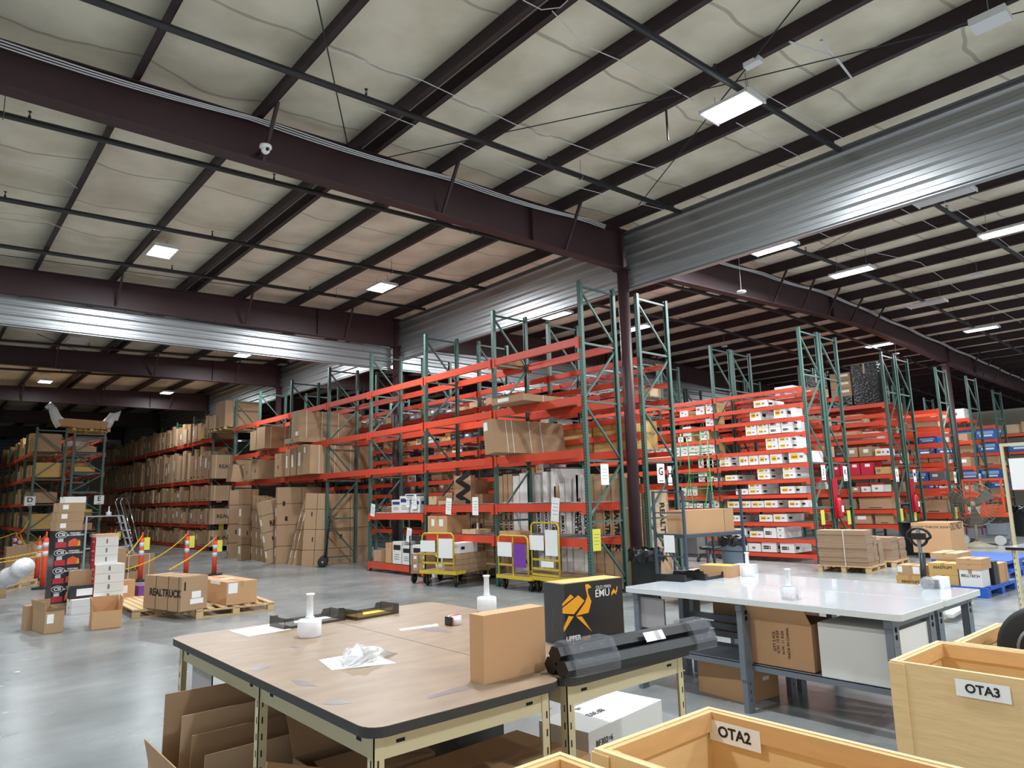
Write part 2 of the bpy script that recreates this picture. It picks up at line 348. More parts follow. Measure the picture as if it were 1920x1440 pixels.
# sprinkler pipes across the roof
def pipe(y, x0, x1, r=.035, lab='', dz=-.16):
    t = thing('sprinkler_pipe', lab, 'pipe', (0, y, 0))
    p = MB(); p.tube([(x0, 0, zg(x0)+dz)]+([(18.7, 0, zg(18.7)+dz)] if x1 > 19 else [])+[(x1, 0, zg(x1)+dz)], r, 10); p.build('pipe_run', PIPE, t)
    k = 0; x = x0+.7
    while x < x1-.2:
        h = MB(); z = zg(x)+dz; h.tube([(x, 0, z), (x, 0, z+.07)], .016, 6); h.tube([(x, -.015, z+.07), (x, -.015, z+.12)], .005, 4); h.tube([(x, .015, z+.07), (x, .015, z+.12)], .005, 4); h.lathe([(.022, 0), (.022, .006)], 8, (x, 0, z+.12)); h.build('sprinkler_head', PIPE, t)
        x += 3.0
    for px_ in PURX:
        if x0+.3 < px_ < x1-.2 and int(px_*7) % 2:
            h = MB(); z = zg(px_)+dz; h.tube([(px_+.3, 0, z+.05), (px_+.3, 0, zg(px_)+.15)], .005, 4); h.tube([(px_+.3, .045*math.cos(a), z+.045*math.sin(a)+.0) for a in [i*PI/5 for i in range(10)]], .006, 4, closed=True); h.build('pipe_hanger', STEEL, t)
PL = [(3.99, 'thick black sprinkler pipe nearest, passing beside the big lamp'), (6.8, 'black sprinkler pipe crossing in front of the first girder'), (9.57, 'black sprinkler pipe just behind the first girder'), (12.36, 'black sprinkler pipe passing over the left lit lamp'), (14.9, 'black sprinkler pipe along the second girder top'),
      (19.0, 'black sprinkler pipe beyond the second girder'), (23.6, 'black sprinkler pipe along the third girder'), (28.5, 'thin sprinkler pipe between the farthest girders')]
for y, l in PL: pipe(y, -9, 9.9, .04, l, -.13 if y < 14 else -.06)
for y, l in [(3.9, 'sprinkler pipe under the right roof beside the edge lamp'), (6.6, 'sprinkler pipe through the lamps beyond the ribbed wall'), (9.75, 'sprinkler pipe past the tapered girder of the right hall'), (12.0, 'sprinkler pipe deeper in the right hall')]: pipe(y, 10.4, 44, .04, l)
# ---------------------------------------------------------------- pallet racks
PW, PD = .076, .07       # upright width (along y), depth (along x)
_pm = {}
def post_mesh(h, dark=0):
    k = (round(h, 2), dark)
    if k not in _pm:
        m = MB(); a, b = PW/2, PD/2
        # open C section: web on -x side, two flanges
        m.box(-b, -b+.004, -a, a, 0, h, 0, mx=1); m.box(-b, b, -a, -a+.004, 0, h); m.box(-b, b, a-.004, a, 0, h); m.box(b-.004, b, -a, -a+.018, 0, h); m.box(b-.004, b, a-.018, a, 0, h)
        m.box(-b-.03, b+.03, -a-.02, a+.02, 0, .01)
        _pm[k] = m.mesh('upright', [GREEN, GHOLE])
    return _pm[k]
def frame_mesh(d, h, n):
    k = ('f', round(d, 2), round(h, 2), n)
    if k not in _pm:
        m = MB(); zs = [.2+(h-.3)*i/n for i in range(n+1)]
        for i, z in enumerate(zs):
            m.bar((0, 0, z), (d, 0, z), .036, .036)
            if i < n:
                a, b = (0, d) if i % 2 else (d, 0)
                m.bar((a, 0, z+.05), (b, 0, zs[i+1]-.05), .034, .034)
        _pm[k] = m.mesh('frame_bracing', GREEN)
    return _pm[k]
def beam_mesh(L, hgt=.14):
    k = ('b', round(L, 2), hgt)
    if k not in _pm:
        m = MB(); m.box(-.045, 0, .04, L-.04, -hgt, 0); m.box(0, .022, .04, L-.04, -hgt, -.035)
        for y in (.03, L-.045): m.box(-.052, -.002, y, y+.015, -hgt-.05, .01)
        m.box(-.054, -.04, .038, .10, -hgt-.05, .01); m.box(-.054, -.04, L-.10, L-.038, -hgt-.05, .01)
        _pm[k] = m.mesh('beam', ORANGE)
    return _pm[k]
def deck_mesh(L, d, st=.075):
    k = ('d', round(L, 2), round(d, 2), st)
    if k not in _pm:
        m = MB(); n = int((L-.1)/st)
        def w(p, q, r):
            p = V(p); q = V(q); dd = (q-p).normalized(); a = dd.cross(V((0, 0, 1))).normalized()*r; b = a.cross(dd).normalized()*r
            m.add([p+a, p+b, p-a, p-b, q+a, q+b, q-a, q-b], [(0, 1, 5, 4), (1, 2, 6, 5), (2, 3, 7, 6), (3, 0, 4, 7)])
        for i in range(n+1):
            y = .06+i*(L-.12)/n; w((-.052, y, .012), (d-.0, y, .012), .0035); m.add([(-.056, y-.004, .014), (-.056, y+.004, .014), (-.056, y+.004, -.03), (-.056, y-.004, -.03)], [(0, 1, 2, 3)])
        for i in range(8): x = i*d/7; w((x, .05, .018), (x, L-.05, .018), .003)
        for y in (L*.25, L*.5, L*.75): m.box(0, d-.03, y-.018, y+.018, -.028, .005)
        _pm[k] = m.mesh('wire_deck', WIRE)
    return _pm[k]
def rack(label, x0, x1, ys, tops, levels, group=None, hgt=.14, deck=(), panels=5, nobay=(), skip=(), decks_st=.075):
    """levels: list (z, first bay, last bay); deck: level indexes with wire decking; skip: (level, bay) left out"""
    t = thing('pallet_rack', label, 'rack', (x0, ys[0], 0), 0, group); d = x1-x0
    for i, y in enumerate(ys):
        h = tops[i] if isinstance(tops, (list, tuple)) else tops
        f = put('upright_frame', frame_mesh(d, h, panels), t, (0, y-ys[0], 0))
        put('upright', post_mesh(h), f); o = put('upright', post_mesh(h), f, (d, 0, 0)); o.rotation_euler = (0, 0, PI)
    for li, (z, b0, b1) in enumerate(levels):
        for b in range(b0, b1+1):
            if b in nobay or (li, b) in skip: continue
            L = ys[b+1]-ys[b]; y = ys[b]-ys[0]
            put('beam', beam_mesh(L, hgt), t, (-.018, y, z))
            o = put('beam', beam_mesh(L, hgt), t, (d+.018, y+L, z)); o.rotation_euler = (0, 0, PI)
            if li in deck: put('wire_deck', deck_mesh(L, d, decks_st), t, (0, y, z))
    return t
def sign(s, x, y, z, w=.2, h=.26, sz=.19, lab=''):
    t = thing('aisle_sign', lab or 'white aisle sign with a black letter %s on a green rack frame' % s, 'sign', (x, y, z), 0, 'aisle letter signs')
    m = MB(); m.box(-w/2, w/2, -.003, .003, -h/2, h/2); m.build('sign_panel', WHITE, t); text(s, sz, (0, -.005, .03), 'y-', INK, t, 'printed_letter', bold=.004)
    m = MB(); m.box(-.06, .06, -.0045, -.003, -h*.42, -h*.36); m.build('small_print', GINK, t)
    return t
F_Y = [8.23, 10.68, 13.15, 15.66, 18.05, 20.61, 23.2, 25.5]
FX0, FX1 = 8.76, 9.64
rack('long front orange and green pallet rack with three empty upper beam levels', FX0, FX1, F_Y, 5.47,
     [(4.44, 0, 6), (3.40, 0, 6), (2.47, 0, 6), (1.55, 0, 1), (.95, 0, 1), (1.38, 2, 2), (.22, 2, 2)], deck=(3, 4, 5, 6))
# rack by sign F, loaded with brown cartons
FF_Y = [27.9, 30.4, 32.9, 35.4, 37.9, 40.4, 42.9, 45.4, 47.9]
FFL = [4.27, 2.70, 1.86, .98, .16]
rack('orange rack packed with brown cartons beside aisle sign F', FX0, FX1, FF_Y, [4.6]+[5.35]*8, [(z, 0, 7) for z in FFL], deck=())
# green end frames by signs D and E
DE_Y = [27.8, 30.3, 32.8, 35.3, 37.8, 40.3]
DEL = [4.15, 3.60, 2.92, 2.26, 1.42, .95]
rack('tall green rack with amber cartons behind aisle sign D', 3.06, 3.9, DE_Y, [4.4, 4.35, 4.2, 4.2, 4.2, 4.2], [(z, 0, 4) for z in (3.6, 2.75, 1.9, 1.05, .15)], hgt=.10)
rack('green rack with steel decks beside aisle sign E under the wrapped bumper', 4.14, 5.05, DE_Y[:4], 4.32, [(z, 0, 2) for z in DEL], hgt=.10, deck=(0, 1, 2, 3, 4, 5), panels=6)
rack('dim rack at the far left edge behind the rack by sign D', 1.2, 2.1, [33, 35.5, 38, 40.5, 43], 4.2, [(z, 0, 3) for z in (3.7, 2.8, 1.9, 1.0)], hgt=.10)
# second row, by sign G
G_Y = [8.2, 10.67, 13.14, 15.61, 18.08, 20.55, 23.02]
GL = [4.24, 3.85, 3.53, 3.14, 2.82, 2.50, 2.16, 1.86]
rack('closely shelved orange rack by sign G, behind the front rack', 10.3, 11.2, G_Y, 5.5, [(z, 0, 5) for z in GL]+[(1.3, 1, 5), (.9, 1, 5)], deck=(0, 1, 2, 3, 4, 5), hgt=.10, decks_st=.1, skip=[(6, 0)])
# rows of the right hall
J_Y = [7.92, 10.40, 12.87, 15.34]
JL = [4.15, 3.76, 3.43, 3.07, 2.68, 2.33, 1.96, 1.60, 1.27, .93, .54, .20]
rack('orange rack of white boxes with yellow labels by sign J', 16.1, 17.0, J_Y, 5.62, [(z, 0, 2) for z in JL], deck=(0, 1, 2, 8, 9, 10), hgt=.085, decks_st=.06)
rack('rack back to back with the white box rack, by sign K', 17.14, 18.04, J_Y[:3], 5.62, [(z, 0, 1) for z in (4.05, 3.3, 2.5, 1.7, .9)], hgt=.1)
L_Y = [7.95, 10.42, 12.89, 15.36]
LL = [4.12, 3.82, 3.6, 3.28, 3.10, 2.60, 2.08, 1.58, 1.10, .68]
rack('orange rack with red boxes on its middle shelf by sign L', 21.0, 21.85, L_Y, 5.6, [(z, 0, 1) for z in LL], deck=(0, 5, 6), hgt=.11)
rack('rack back to back with the red box rack, by sign M', 22.0, 22.9, L_Y, 5.6, [(z, 0, 1) for z in (4.0, 3.2, 2.4, 1.5, .7)], hgt=.1)
NL = [4.22, 3.98, 3.64, 3.47, 3.12, 2.78, 2.48, 1.9, 1.66, .86]
rack('orange rack with long double beams by sign N', 25.3, 26.2, L_Y[:3], 5.6, [(z, 0, 1) for z in NL], hgt=.13)
rack('rack by sign O behind the far maroon column', 28.3, 29.3, L_Y[:3], 5.6, [(z, 0, 1) for z in (4.1, 3.3, 2.4, 1.5, .7)], hgt=.12)
rack('far right rack holding blue printed boxes', 32.6, 33.6, [8.3, 10.8, 13.3], 5.5, [(z, 0, 1) for z in (4.1, 3.55, 3.02, 2.52, 1.95, 1.2)], hgt=.12)
rack('last rack at the right edge beyond the blue boxes', 37.5, 38.5, [8.3, 10.8, 13.3], 4.9, [(z, 0, 1) for z in (4.0, 3.2, 2.4, 1.6)], hgt=.12)
rack('deep rack glimpsed behind the white box rack', 13.4, 14.2, [20, 22.5, 25, 27.5], 5.5, [(z, 0, 2) for z in (4.3, 3.4, 2.5, 1.6)], hgt=.12)
sign('F', 9.06, 27.875, 1.93); sign('G', 10.71, 8.172, 2.06, .22, .36, .2); sign('D', 3.02, 27.755, 1.97, .3, .3, .22); sign('E', 5.0, 27.755, 1.97, .3, .3, .22)
for s, u, v, y in (('J', 1544, 886, 7.878), ('K', 1585, 888, 7.878), ('L', 1682, 891, 7.908), ('M', 1715, 892, 7.908), ('N', 1791, 895, 7.908), ('O', 1838, 898, 7.908), ('H', 1256, 892, 8.155)):
    p = PY(u, v, y); sign(s, p.x, y, p.z, .2 if s != 'H' else .12, .36, .19)
# ---------------------------------------------------------------- cartons
def HT(u, v, p):
    d = ray(u, v); t = (d.x*p.x+d.y*p.y)/(d.x*d.x+d.y*d.y); return EYE.z+t*d.z
def corner(N, R, L, z):
    """near corner, right end and left end of a box seen in the photograph, at height z -> origin, angle, size along the right and the left side"""
    p = PZ(*N, z) if len(N) == 2 else V(N)
    if isinstance(R, tuple): r = PZ(*R, z)-p if len(R) == 2 else V(R)-p
    else: r = None
    if isinstance(L, tuple): l = PZ(*L, z)-p if len(L) == 2 else V(L)-p
    else: l = None
    if r is not None: e = V((r.x, r.y, 0)).normalized()
    else: e = V((l.y, -l.x, 0)).normalized()
    f = V((-e.y, e.x, 0))
    a = r.dot(e) if r is not None else R
    b = l.dot(f) if l is not None else L
    return p, math.atan2(e.y, e.x), max(a, .03), max(b, .03)
def carton_mesh(a, b, h, m=None, tape=True, along=None, tm=None):
    k = MB(); k.box(0, a, 0, b, 0, h)
    if tape:
        w = .025 if min(a, b) > .15 else .01; e = .0015
        ax = along if along else ('x' if a > b else 'y')
        if ax == 'x':
            k.box(0, a, b/2-w, b/2+w, h, h+e, 1); k.box(-e, 0, b/2-w, b/2+w, h*.75, h+e, 1); k.box(a, a+e, b/2-w, b/2+w, h*.75, h+e, 1)
        else:
            k.box(a/2-w, a/2+w, 0, b, h, h+e, 1); k.box(a/2-w, a/2+w, -e, 0, h*.75, h+e, 1); k.box(a/2-w, a/2+w, b, b+e, h*.75, h+e, 1)
    return k
def carton(label, N, R, L, z0, h, m=None, at='bottom', deco=(), name='carton', cat='box', group=None, tape=True, along=None, tm=None):
    """closed carton; deco: list of (kind, face, s0, s1, t0, t1[, text]) in fractions of the face"""
    m = m or CARD
    z = z0 if at == 'bottom' else z0+h
    p, rz, a, b = corner(N, R, L, z)
    if not deco:
        o = carton_mesh(a, b, h, m, tape, along).build(name, [m, tm or TAPE], None, (p.x, p.y, z0), rz); return tag(o, label, cat, group)
    t = thing(name, label, cat, (p.x, p.y, z0), rz, group); carton_mesh(a, b, h, m, tape, along).build('carton_body', [m, tm or TAPE], t)
    for d in deco: decorate(t, a, b, h, *d)
    return t
DM = {'label': (WHITE, 'shipping_label'), 'yellow': (YEL, 'yellow_label'), 'strap': (STRAP, 'strap'), 'dstrap': (DSTRAP, 'strap'), 'ink': (INK, 'printed_block'), 'tape': (TAPE, 'tape_strip'), 'blue': (BLUEINK, 'printed_block'), 'red': (RED, 'printed_block'), 'hole': (INK, 'hand_hole'), 'wlabel': (WHITE, 'printed_panel'), 'grey': (GINK, 'printed_block')}
def decorate(t, a, b, h, kind, face, s0, s1, t0, t1, txt=None, tm=None, rot=0, bold=0, sz=None):
    e = .002
    W_ = b if face[0] == 'x' else a; H_ = b if face == 'z' else h
    S0, S1, T0, T1 = s0*W_, s1*W_, t0*H_, t1*H_
    if txt:
        cx, cz = (S0+S1)/2, (T0+T1)/2; s = sz or min(T1-T0, 1)*1.0
        loc = {'x-': (-e-.001, b-cx, cz), 'y-': (cx, -e-.001, cz), 'x+': (a+e+.001, cx, cz), 'z': (cx, cz, h+e+.001)}[face]
        return text(txt, s, loc, face, tm or INK, t, 'printed_text', rot, bold)
    mt, nm = DM[kind]; k = MB()
    if face == 'x-': k.box(-e, 0, b-S1, b-S0, T0, T1)
    elif face == 'x+': k.box(a, a+e, S0, S1, T0, T1)
    elif face == 'y-': k.box(S0, S1, -e, 0, T0, T1)
    else: k.box(S0, S1, T0, T1, h, h+e)
    return k.build(nm, mt, t)
def hoop(t, a, b, h, s, mt=None, w=.006, axis='x'):
    """strap round the box at position s along x (or y)"""
    k = MB(); e = .0025; mt = mt or STRAP
    if axis == 'x':
        k.box(s-w, s+w, -e, b+e, h, h+e); k.box(s-w, s+w, -e, 0, 0, h); k.box(s-w, s+w, b, b+e, 0, h)
    else:
        k.box(-e, a+e, s-w, s+w, h, h+e); k.box(-e, 0, s-w, s+w, 0, h); k.box(a, a+e, s-w, s+w, 0, h)
    k.build('strap', mt, t)
def open_box(label, N, R, L, z0, h, m=None, flaps=(), at='bottom', name='open_carton', deco=(), cat='box'):
    """flaps: (side, angle from vertical in degrees outward, length)"""
    m = m or CARD; p, rz, a, b = corner(N, R, L, z0 if at == 'bottom' else z0+h); w = .006
    t = thing(name, label, cat, (p.x, p.y, z0), rz)
    k = MB(); k.box(0, a, 0, b, 0, w); k.box(0, a, 0, w, 0, h); k.box(0, a, b-w, b, 0, h); k.box(0, w, w, b-w, 0, h); k.box(a-w, a, w, b-w, 0, h); k.build('carton_body', m, t)
    for side, ang, ln in flaps:
        g = math.radians(ang); c, s = math.cos(g)*ln, math.sin(g)*ln; k = MB()
        if side == 'y-': k.prism([(0, h), (-s, h+c), (-s+w, h+c), (w, h)], 0.003, a-.003, 'x')
        if side == 'y+': k.prism([(b, h), (b+s, h+c), (b+s-w, h+c), (b-w, h)], 0.003, a-.003, 'x')
        if side == 'x-': k.prism([(0, h), (-s, h+c), (-s+w, h+c), (w, h)], 0.003, b-.003, 'y')
        if side == 'x+': k.prism([(a, h), (a+s, h+c), (a+s-w, h+c), (a-w, h)], 0.003, b-.003, 'y')
        k.build('flap', m, t)
    for d in deco: decorate(t, a, b, h, *d)
    return t
def pallet(label, N, R, L, z0=0, m=None, h=.13, n=7):
    m = m or PINE; p, rz, a, b = corner(N, R, L, z0); t = thing('pallet', label, 'pallet', (p.x, p.y, z0), rz)
    for i in range(3):
        y = [0, b/2-.045, b-.09][i]
        for j in range(3): x = [0, a/2-.05, a-.1][j]; k = MB(); k.box(x, x+.1, y, y+.09, .02, h-.02); k.build('block', m, t)
        k = MB(); k.box(0, a, y, y+.09, 0, .02); k.build('bottom_board', m, t); k = MB(); k.box(0, a, y, y+.09, h-.036, h-.018); k.build('stringer', m, t)
    for i in range(n):
        x = i*(a-.09)/(n-1); k = MB(); k.box(x, x+.09, 0, b, h-.018, h); k.build('deck_board', m, t)
    return t
# ---------------------------------------------------------------- foreground work tables
TOPB = mat('worn_brown_laminate', (146, 124, 104), .42, noise=.34, scale=4.5, stretch=(1, 2.5, 1))
EDGEB = mat('dark_rubber_edge', (52, 52, 54), .5, noise=.15, scale=8)
CREAM = mat('cream_steel', (206, 196, 160), .45, noise=.06, scale=6)
SLOT = mat('dark_slot', (20, 18, 16), .8)
GREYT = mat('grey_laminate', (196, 203, 208), .16, coat=.3)
GREYE = mat('grey_edge', (206, 208, 206), .4)
CHAR = mat('charcoal_steel', (106, 113, 122), .4, noise=.06)
def rrect(x0, x1, y0, y1, r, n=5):
    P = []
    for cx, cy, a0 in ((x1-r, y1-r, 0), (x0+r, y1-r, 90), (x0+r, y0+r, 180), (x1-r, y0+r, 270)):
        for i in range(n+1): a = math.radians(a0+90*i/n); P.append((cx+r*math.cos(a), cy+r*math.sin(a)))
    return P
def angle_leg(x, y, sx, sy, h, t):
    k = MB(); w = .042
    k.box(min(x, x+sx*w), max(x, x+sx*w), min(y, y+sy*.004), max(y, y+sy*.004), 0, h); k.box(min(x, x+sx*.004), max(x, x+sx*.004), min(y, y+sy*w), max(y, y+sy*w), 0, h)
    z = .05
    while z < h-.06:
        k.box(x+sx*w*.42-.003, x+sx*w*.42+.003, y-sy*.0012-.0004, y-sy*.0012+.0004, z, z+.028, 1); k.box(x-sx*.0012-.0004, x-sx*.0012+.0004, y+sy*w*.42-.003, y+sy*w*.42+.003, z, z+.028, 1); z += .07
    k.build('leg', [CREAM, SLOT], t)
def brown_table(label, x0, x1, y0, y1, legy):
    t = thing('work_table', label, 'table', (0, 0, 0), 0, 'brown topped work tables'); H = .9
    k = MB(); k.prism(rrect(x0+.006, x1-.006, y0+.006, y1-.006, .07), H-.034, H-.002); k.prism(rrect(x0+.0005, x1-.0005, y0+.0005, y1-.0005, .0745), H-.002, H); k.build('tabletop', TOPB, t)
    k = MB(); o, i = rrect(x0, x1, y0, y1, .075), rrect(x0+.006, x1-.006, y0+.006, y1-.006, .07); n = len(o)
    vs = [(a, b, z) for z in (H-.036, H-.0025) for a, b in o]+[(a, b, z) for z in (H-.036, H-.0025) for a, b in i]; fs = []
    for j in range(n): q = (j+1) % n; fs += [(j, q, n+q, n+j), (2*n+j, 3*n+j, 3*n+q, 2*n+q), (n+j, n+q, 3*n+q, 3*n+j), (j, 2*n+j, 2*n+q, q)]
    k.add(vs, fs); k.build('edge_band', EDGEB, t)
    a = .054
    for nm, (p0, p1, q0, q1) in {'near': (x0+a, x1-a, y0+a, y0+a+.004), 'far': (x0+a, x1-a, y1-a-.004, y1-a), 'l': (x0+a, x0+a+.004, y0+a, y1-a), 'r': (x1-a-.004, x1-a, y0+a, y1-a)}.items():
        k = MB(); k.box(p0, p1, q0, q1, H-.12, H-.036)
        if nm in ('near', 'far'): k.box(p0, p1, q0, q0+.03, H-.124, H-.12)
        else: k.box(p0, p0+.03, q0, q1, H-.124, H-.12)
        if nm == 'near':
            for xx in (p0+.1, p1-.1): k.box(xx-.018, xx+.018, q0-.0008, q0, H-.082, H-.07, 1)
        if nm == 'l':
            for yy in [ly+.12 for ly in legy[:-1]]+[ly-.12 for ly in legy[1:]]: k.box(p0-.0008, p0, yy-.018, yy+.018, H-.082, H-.07, 1)
        k.build('apron', [CREAM, SLOT], t)
    for y in legy:
        sy = 1 if y < (y0+y1)/2 else -1
        angle_leg(x0+.045, y, 1, sy, H-.036, t); angle_leg(x1-.045, y, -1, sy, H-.036, t)
    return t
brown_table('brown topped work table nearest, with black rubber edge and cream slotted legs', 1.235, 2.153, 2.2, 4.55, (2.25, 3.28, 4.5))
brown_table('second brown work table carrying the black wild bird carton and black tubes', 2.157, 3.07, 2.19, 4.55, (2.24, 4.5))
def grey_bench(label, x0, x1, y0, y1, legy, shelf):
    t = thing('packing_bench', label, 'table', (0, 0, 0), 0, 'grey topped packing benches'); H = .85
    k = MB(); k.prism(rrect(x0+.01, x1-.01, y0+.01, y1-.01, .03), H-.03, H+.001); k.build('tabletop', GREYT, t)
    k = MB(); k.prism(rrect(x0, x1, y0, y1, .035), H-.045, H-.002); k.build('edge_band', GREYE, t)
    for y in legy:
        for x, s in ((x0+.08, 1), (x1-.08, -1)):
            k = MB(); k.box(x-.05, x+.05, y-.002, y+.002, .24, H-.045); k.box(x-.05, x-.046, y, y+.05, .24, H-.045); k.box(x+.046, x+.05, y, y+.05, .24, H-.045)
            k.box(x-.043, x+.043, y+.002, y+.045, 0, .3)
            for z in (.69, .735): k.lathe([(.019, -.0035), (.017, -.003)], 12, (x, y, z), 1, 'y')
            for z in (.63, .5, .38): k.lathe([(.003, -.0035), (.003, -.003)], 6, (x-.02, y, z), 1, 'y'); k.lathe([(.003, -.0035), (.003, -.003)], 6, (x+.02, y, z), 1, 'y')
            for z in (.08, .14, .2): k.box(x-.004, x+.004, y+.0005, y+.0015, z, z+.022, 1)
            k.build('leg', [CHAR, SLOT], t)
        k = MB(); k.box(x0+.08, x1-.08, y+.01, y+.05, .30, .34); k.build('cross_rail', CHAR, t)
        k = MB(); k.box(x0+.02, x1-.02, y+.0, y+.05, H-.1, H-.045); k.build('top_rail', CHAR, t)
    if shelf:
        k = MB(); k.box(x0+.12, x1-.12, y0+.1, y1-.1, .34, .346); k.box(x0+.12, x0+.124, y0+.1, y1-.1, .30, .346); k.box(x1-.124, x1-.12, y0+.1, y1-.1, .30, .346); k.build('lower_shelf', CHAR, t)
    return t
grey_bench('glossy grey packing bench in front, with charcoal legs and a lower shelf', 4.94, 5.745, 1.93, 4.25, (2.0, 3.1, 4.12), True)
grey_bench('glossy grey packing bench behind, joined to the front grey one', 5.755, 6.56, 1.93, 4.25, (2.0, 3.1, 4.12), False)
# things on the brown tables
NAT = mat('translucent_plastic', (236, 238, 240), .35, spec=.5)
CLEAR = mat('clear_plastic', (250, 250, 252), .12, trans=.85, alpha=.55)
SMOKE = mat('smoke_plastic', (70, 62, 54), .12, alpha=.62)
def bottle(label, u, v, z, s=1.0, mt=None):
    p = PZ(u, v, z); t = thing('dispenser_bottle', label, 'bottle', (p.x, p.y, z), 0, 'pump dispenser bottles')
    k = MB(); k.lathe([(.0, 0), (.064*s, 0), (.067*s, .006), (.067*s, .085*s), (.062*s, .094*s), (.03*s, .1*s), (.0, .1*s)], 24); k.build('reservoir', mt or NAT, t)
    k = MB(); k.lathe([(.03*s, .098*s), (.022*s, .112*s), (.019*s, .12*s), (.018*s, .225*s), (.024*s, .228*s), (.025*s, .238*s), (.0, .24*s)], 20); k.build('pump_neck', NAT, t)
    return t
bottle('round white pump bottle standing on the nearest brown table', 580, 1193, .9)
bottle('white pump bottle behind the upright tan carton', 913, 1146, .9)
bottle('white pump bottle beside the small box on the grey bench', 1403, 1080, .85, .95)
bottle('clear pump bottle near the front edge of the grey bench', 1481, 1124, .85, .95, CLEAR)
def paper(label, pts, z, m=None, name='paper_sheet'):
    P = [PZ(u, v, z) for u, v in pts]; c = sum(P, V((0, 0, 0)))/len(P); k = MB(); n = len(P)
    k.add([(p.x-c.x, p.y-c.y, 0) for p in P]+[(p.x-c.x, p.y-c.y, .0012) for p in P], [tuple(range(n))[::-1], tuple(range(n, 2*n))]+[(i, (i+1) % n, n+(i+1) % n, n+i) for i in range(n)])
    t = thing(name, label, 'paper', (c.x, c.y, z+.0005)); k.build('sheet', m or WHITE, t)
    if n == 4:
        a, b_, cc, d = [p-c for p in P]
        for i in range(5):
            f0 = .15+.14*i; q = a.lerp(d, f0).lerp(b_.lerp(cc, f0), .1); r = a.lerp(d, f0).lerp(b_.lerp(cc, f0), .75-.1*(i % 3))
            k = MB(); k.bar((q.x, q.y, .0014), (r.x, r.y, .0014), .003, .0004); k.build('text_line', GINK, t)
    return t
paper('printed white sheet under the left smoke tray', [(430, 1183), (466, 1194), (546, 1180), (508, 1170)], .9)
paper('printed white sheet partly under the clear plastic bag', [(598, 1238), (622, 1257), (742, 1244), (690, 1222)], .9)
paper('thin white paper strip on the brown table behind the bag', [(748, 1180), (752, 1183), (822, 1174), (820, 1170)], .9)
STAIN = mat('tape_stain', (138, 126, 128), .3)
for i, pts in enumerate([[(467, 1254), (480, 1259), (507, 1251), (494, 1245)], [(545, 1275), (560, 1285), (595, 1287), (575, 1277)], [(603, 1320), (630, 1322), (660, 1318), (640, 1312)], [(800, 1305), (806, 1310), (880, 1292), (872, 1286)], [(780, 1178), (800, 1183), (845, 1186), (828, 1178)], [(543, 1213), (556, 1216), (562, 1212), (550, 1210)]]):
    P = [PZ(u, v, .9) for u, v in pts]; k = MB(); k.add([(p.x, p.y, .9006) for p in P], [(0, 1, 2, 3)]); tag(k.build('tape_residue', STAIN), ['bluish tape residue patch nearest the table corner, left edge', 'long bluish residue patch near the front edge of the table', 'faint residue patch close to the near table corner', 'grey tape residue beside the upright carton', 'dark scuff patch in front of the tape dispenser', 'small blue mark behind the residue patches'][i], 'stain', kind='stuff')
def tray(label, N, R, L, z, c=None, mesh=False, fill=None):
    p, rz, a, b = corner(N, R, L, z); m = c or SMOKE; t = thing('letter_tray', label, 'tray', (p.x, p.y, z), rz)
    k = MB(); k.box(0, a, 0, b, 0, .003); k.build('tray_floor', m, t)
    for x in (0, a-.003):
        k = MB(); k.box(x, x+.003, 0, b, .003, .065); k.build('end_panel', m, t)
    for y in (0, b-.003):
        k = MB(); k.prism([(0, .06), (0, .003), (a, .003), (a, .06), (a*.88, .06), (a*.84, .03), (a*.16, .03), (a*.12, .06)], y, y+.003, 'y'); k.build('side_panel', m, t)
    if fill:
        k = MB(); k.box(a*.12, a*.9, b*.08, b*.92, .004, .012); k.build('paper_stack', fill, t)
    return t
tray('smoke plastic letter tray nearest the left corner of the brown table', (533, 1181), (648, 1163), .2, .9, fill=WHITE)
tray('smoke plastic letter tray holding a yellow pad', (668, 1164), (748, 1150), .2, .9, fill=YEL)
bag_p = PZ(690, 1240, .9)
t = thing('plastic_bag', 'crumpled clear plastic bag with a small white packet on the brown table', 'bag', (bag_p.x, bag_p.y, .9), .35)
k = MB(); nb = 16; rows = [(-.16, .01, .01), (-.13, .055, .05), (-.08, .08, .085), (-.03, .075, .075), (.03, .06, .06), (.1, .04, .035), (.16, .025, .012), (.2, .02, .004)]
vs = []
for i, (x, w, h) in enumerate(rows):
    for j in range(nb): a = 2*PI*j/nb; q = 1+.22*math.sin(j*2.7+i*1.9); vs.append((x+.008*math.sin(j*3.1), w*math.cos(a)*q, max(.001, h*(.5+.5*math.sin(a))*q)))
k.add(vs, [(i*nb+j, i*nb+(j+1) % nb, (i+1)*nb+(j+1) % nb, (i+1)*nb+j) for i in range(len(rows)-1) for j in range(nb)]); k.build('bag_film', CLEAR, t)
k = MB(); k.box(-.03, .03, -.03, .02, 0, .05, R=Matrix.Rotation(.3, 3, 'Z'), c=V((0.01, 0, .004))); k.build('packet', WHITE, t)
tp = PZ(848, 1172, .9); t = thing('tape_dispenser', 'hand tape dispenser with red frame and clear roll on the brown tables', 'tape dispenser', (tp.x, tp.y, .9), .15)
k = MB(); k.lathe([(.028, 0), (.04, 0), (.04, .05), (.028, .05)], 20, (.02, 0, .002)); k.build('tape_roll', NAT, t)
k = MB(); k.box(-.02, .065, -.006, .006, .052, .056); k.box(-.028, -.02, -.03, .03, .0, .05); k.build('frame', RED, t); k = MB(); k.box(-.034, -.028, -.03, .03, .004, .052); k.build('blade', BLACK, t)
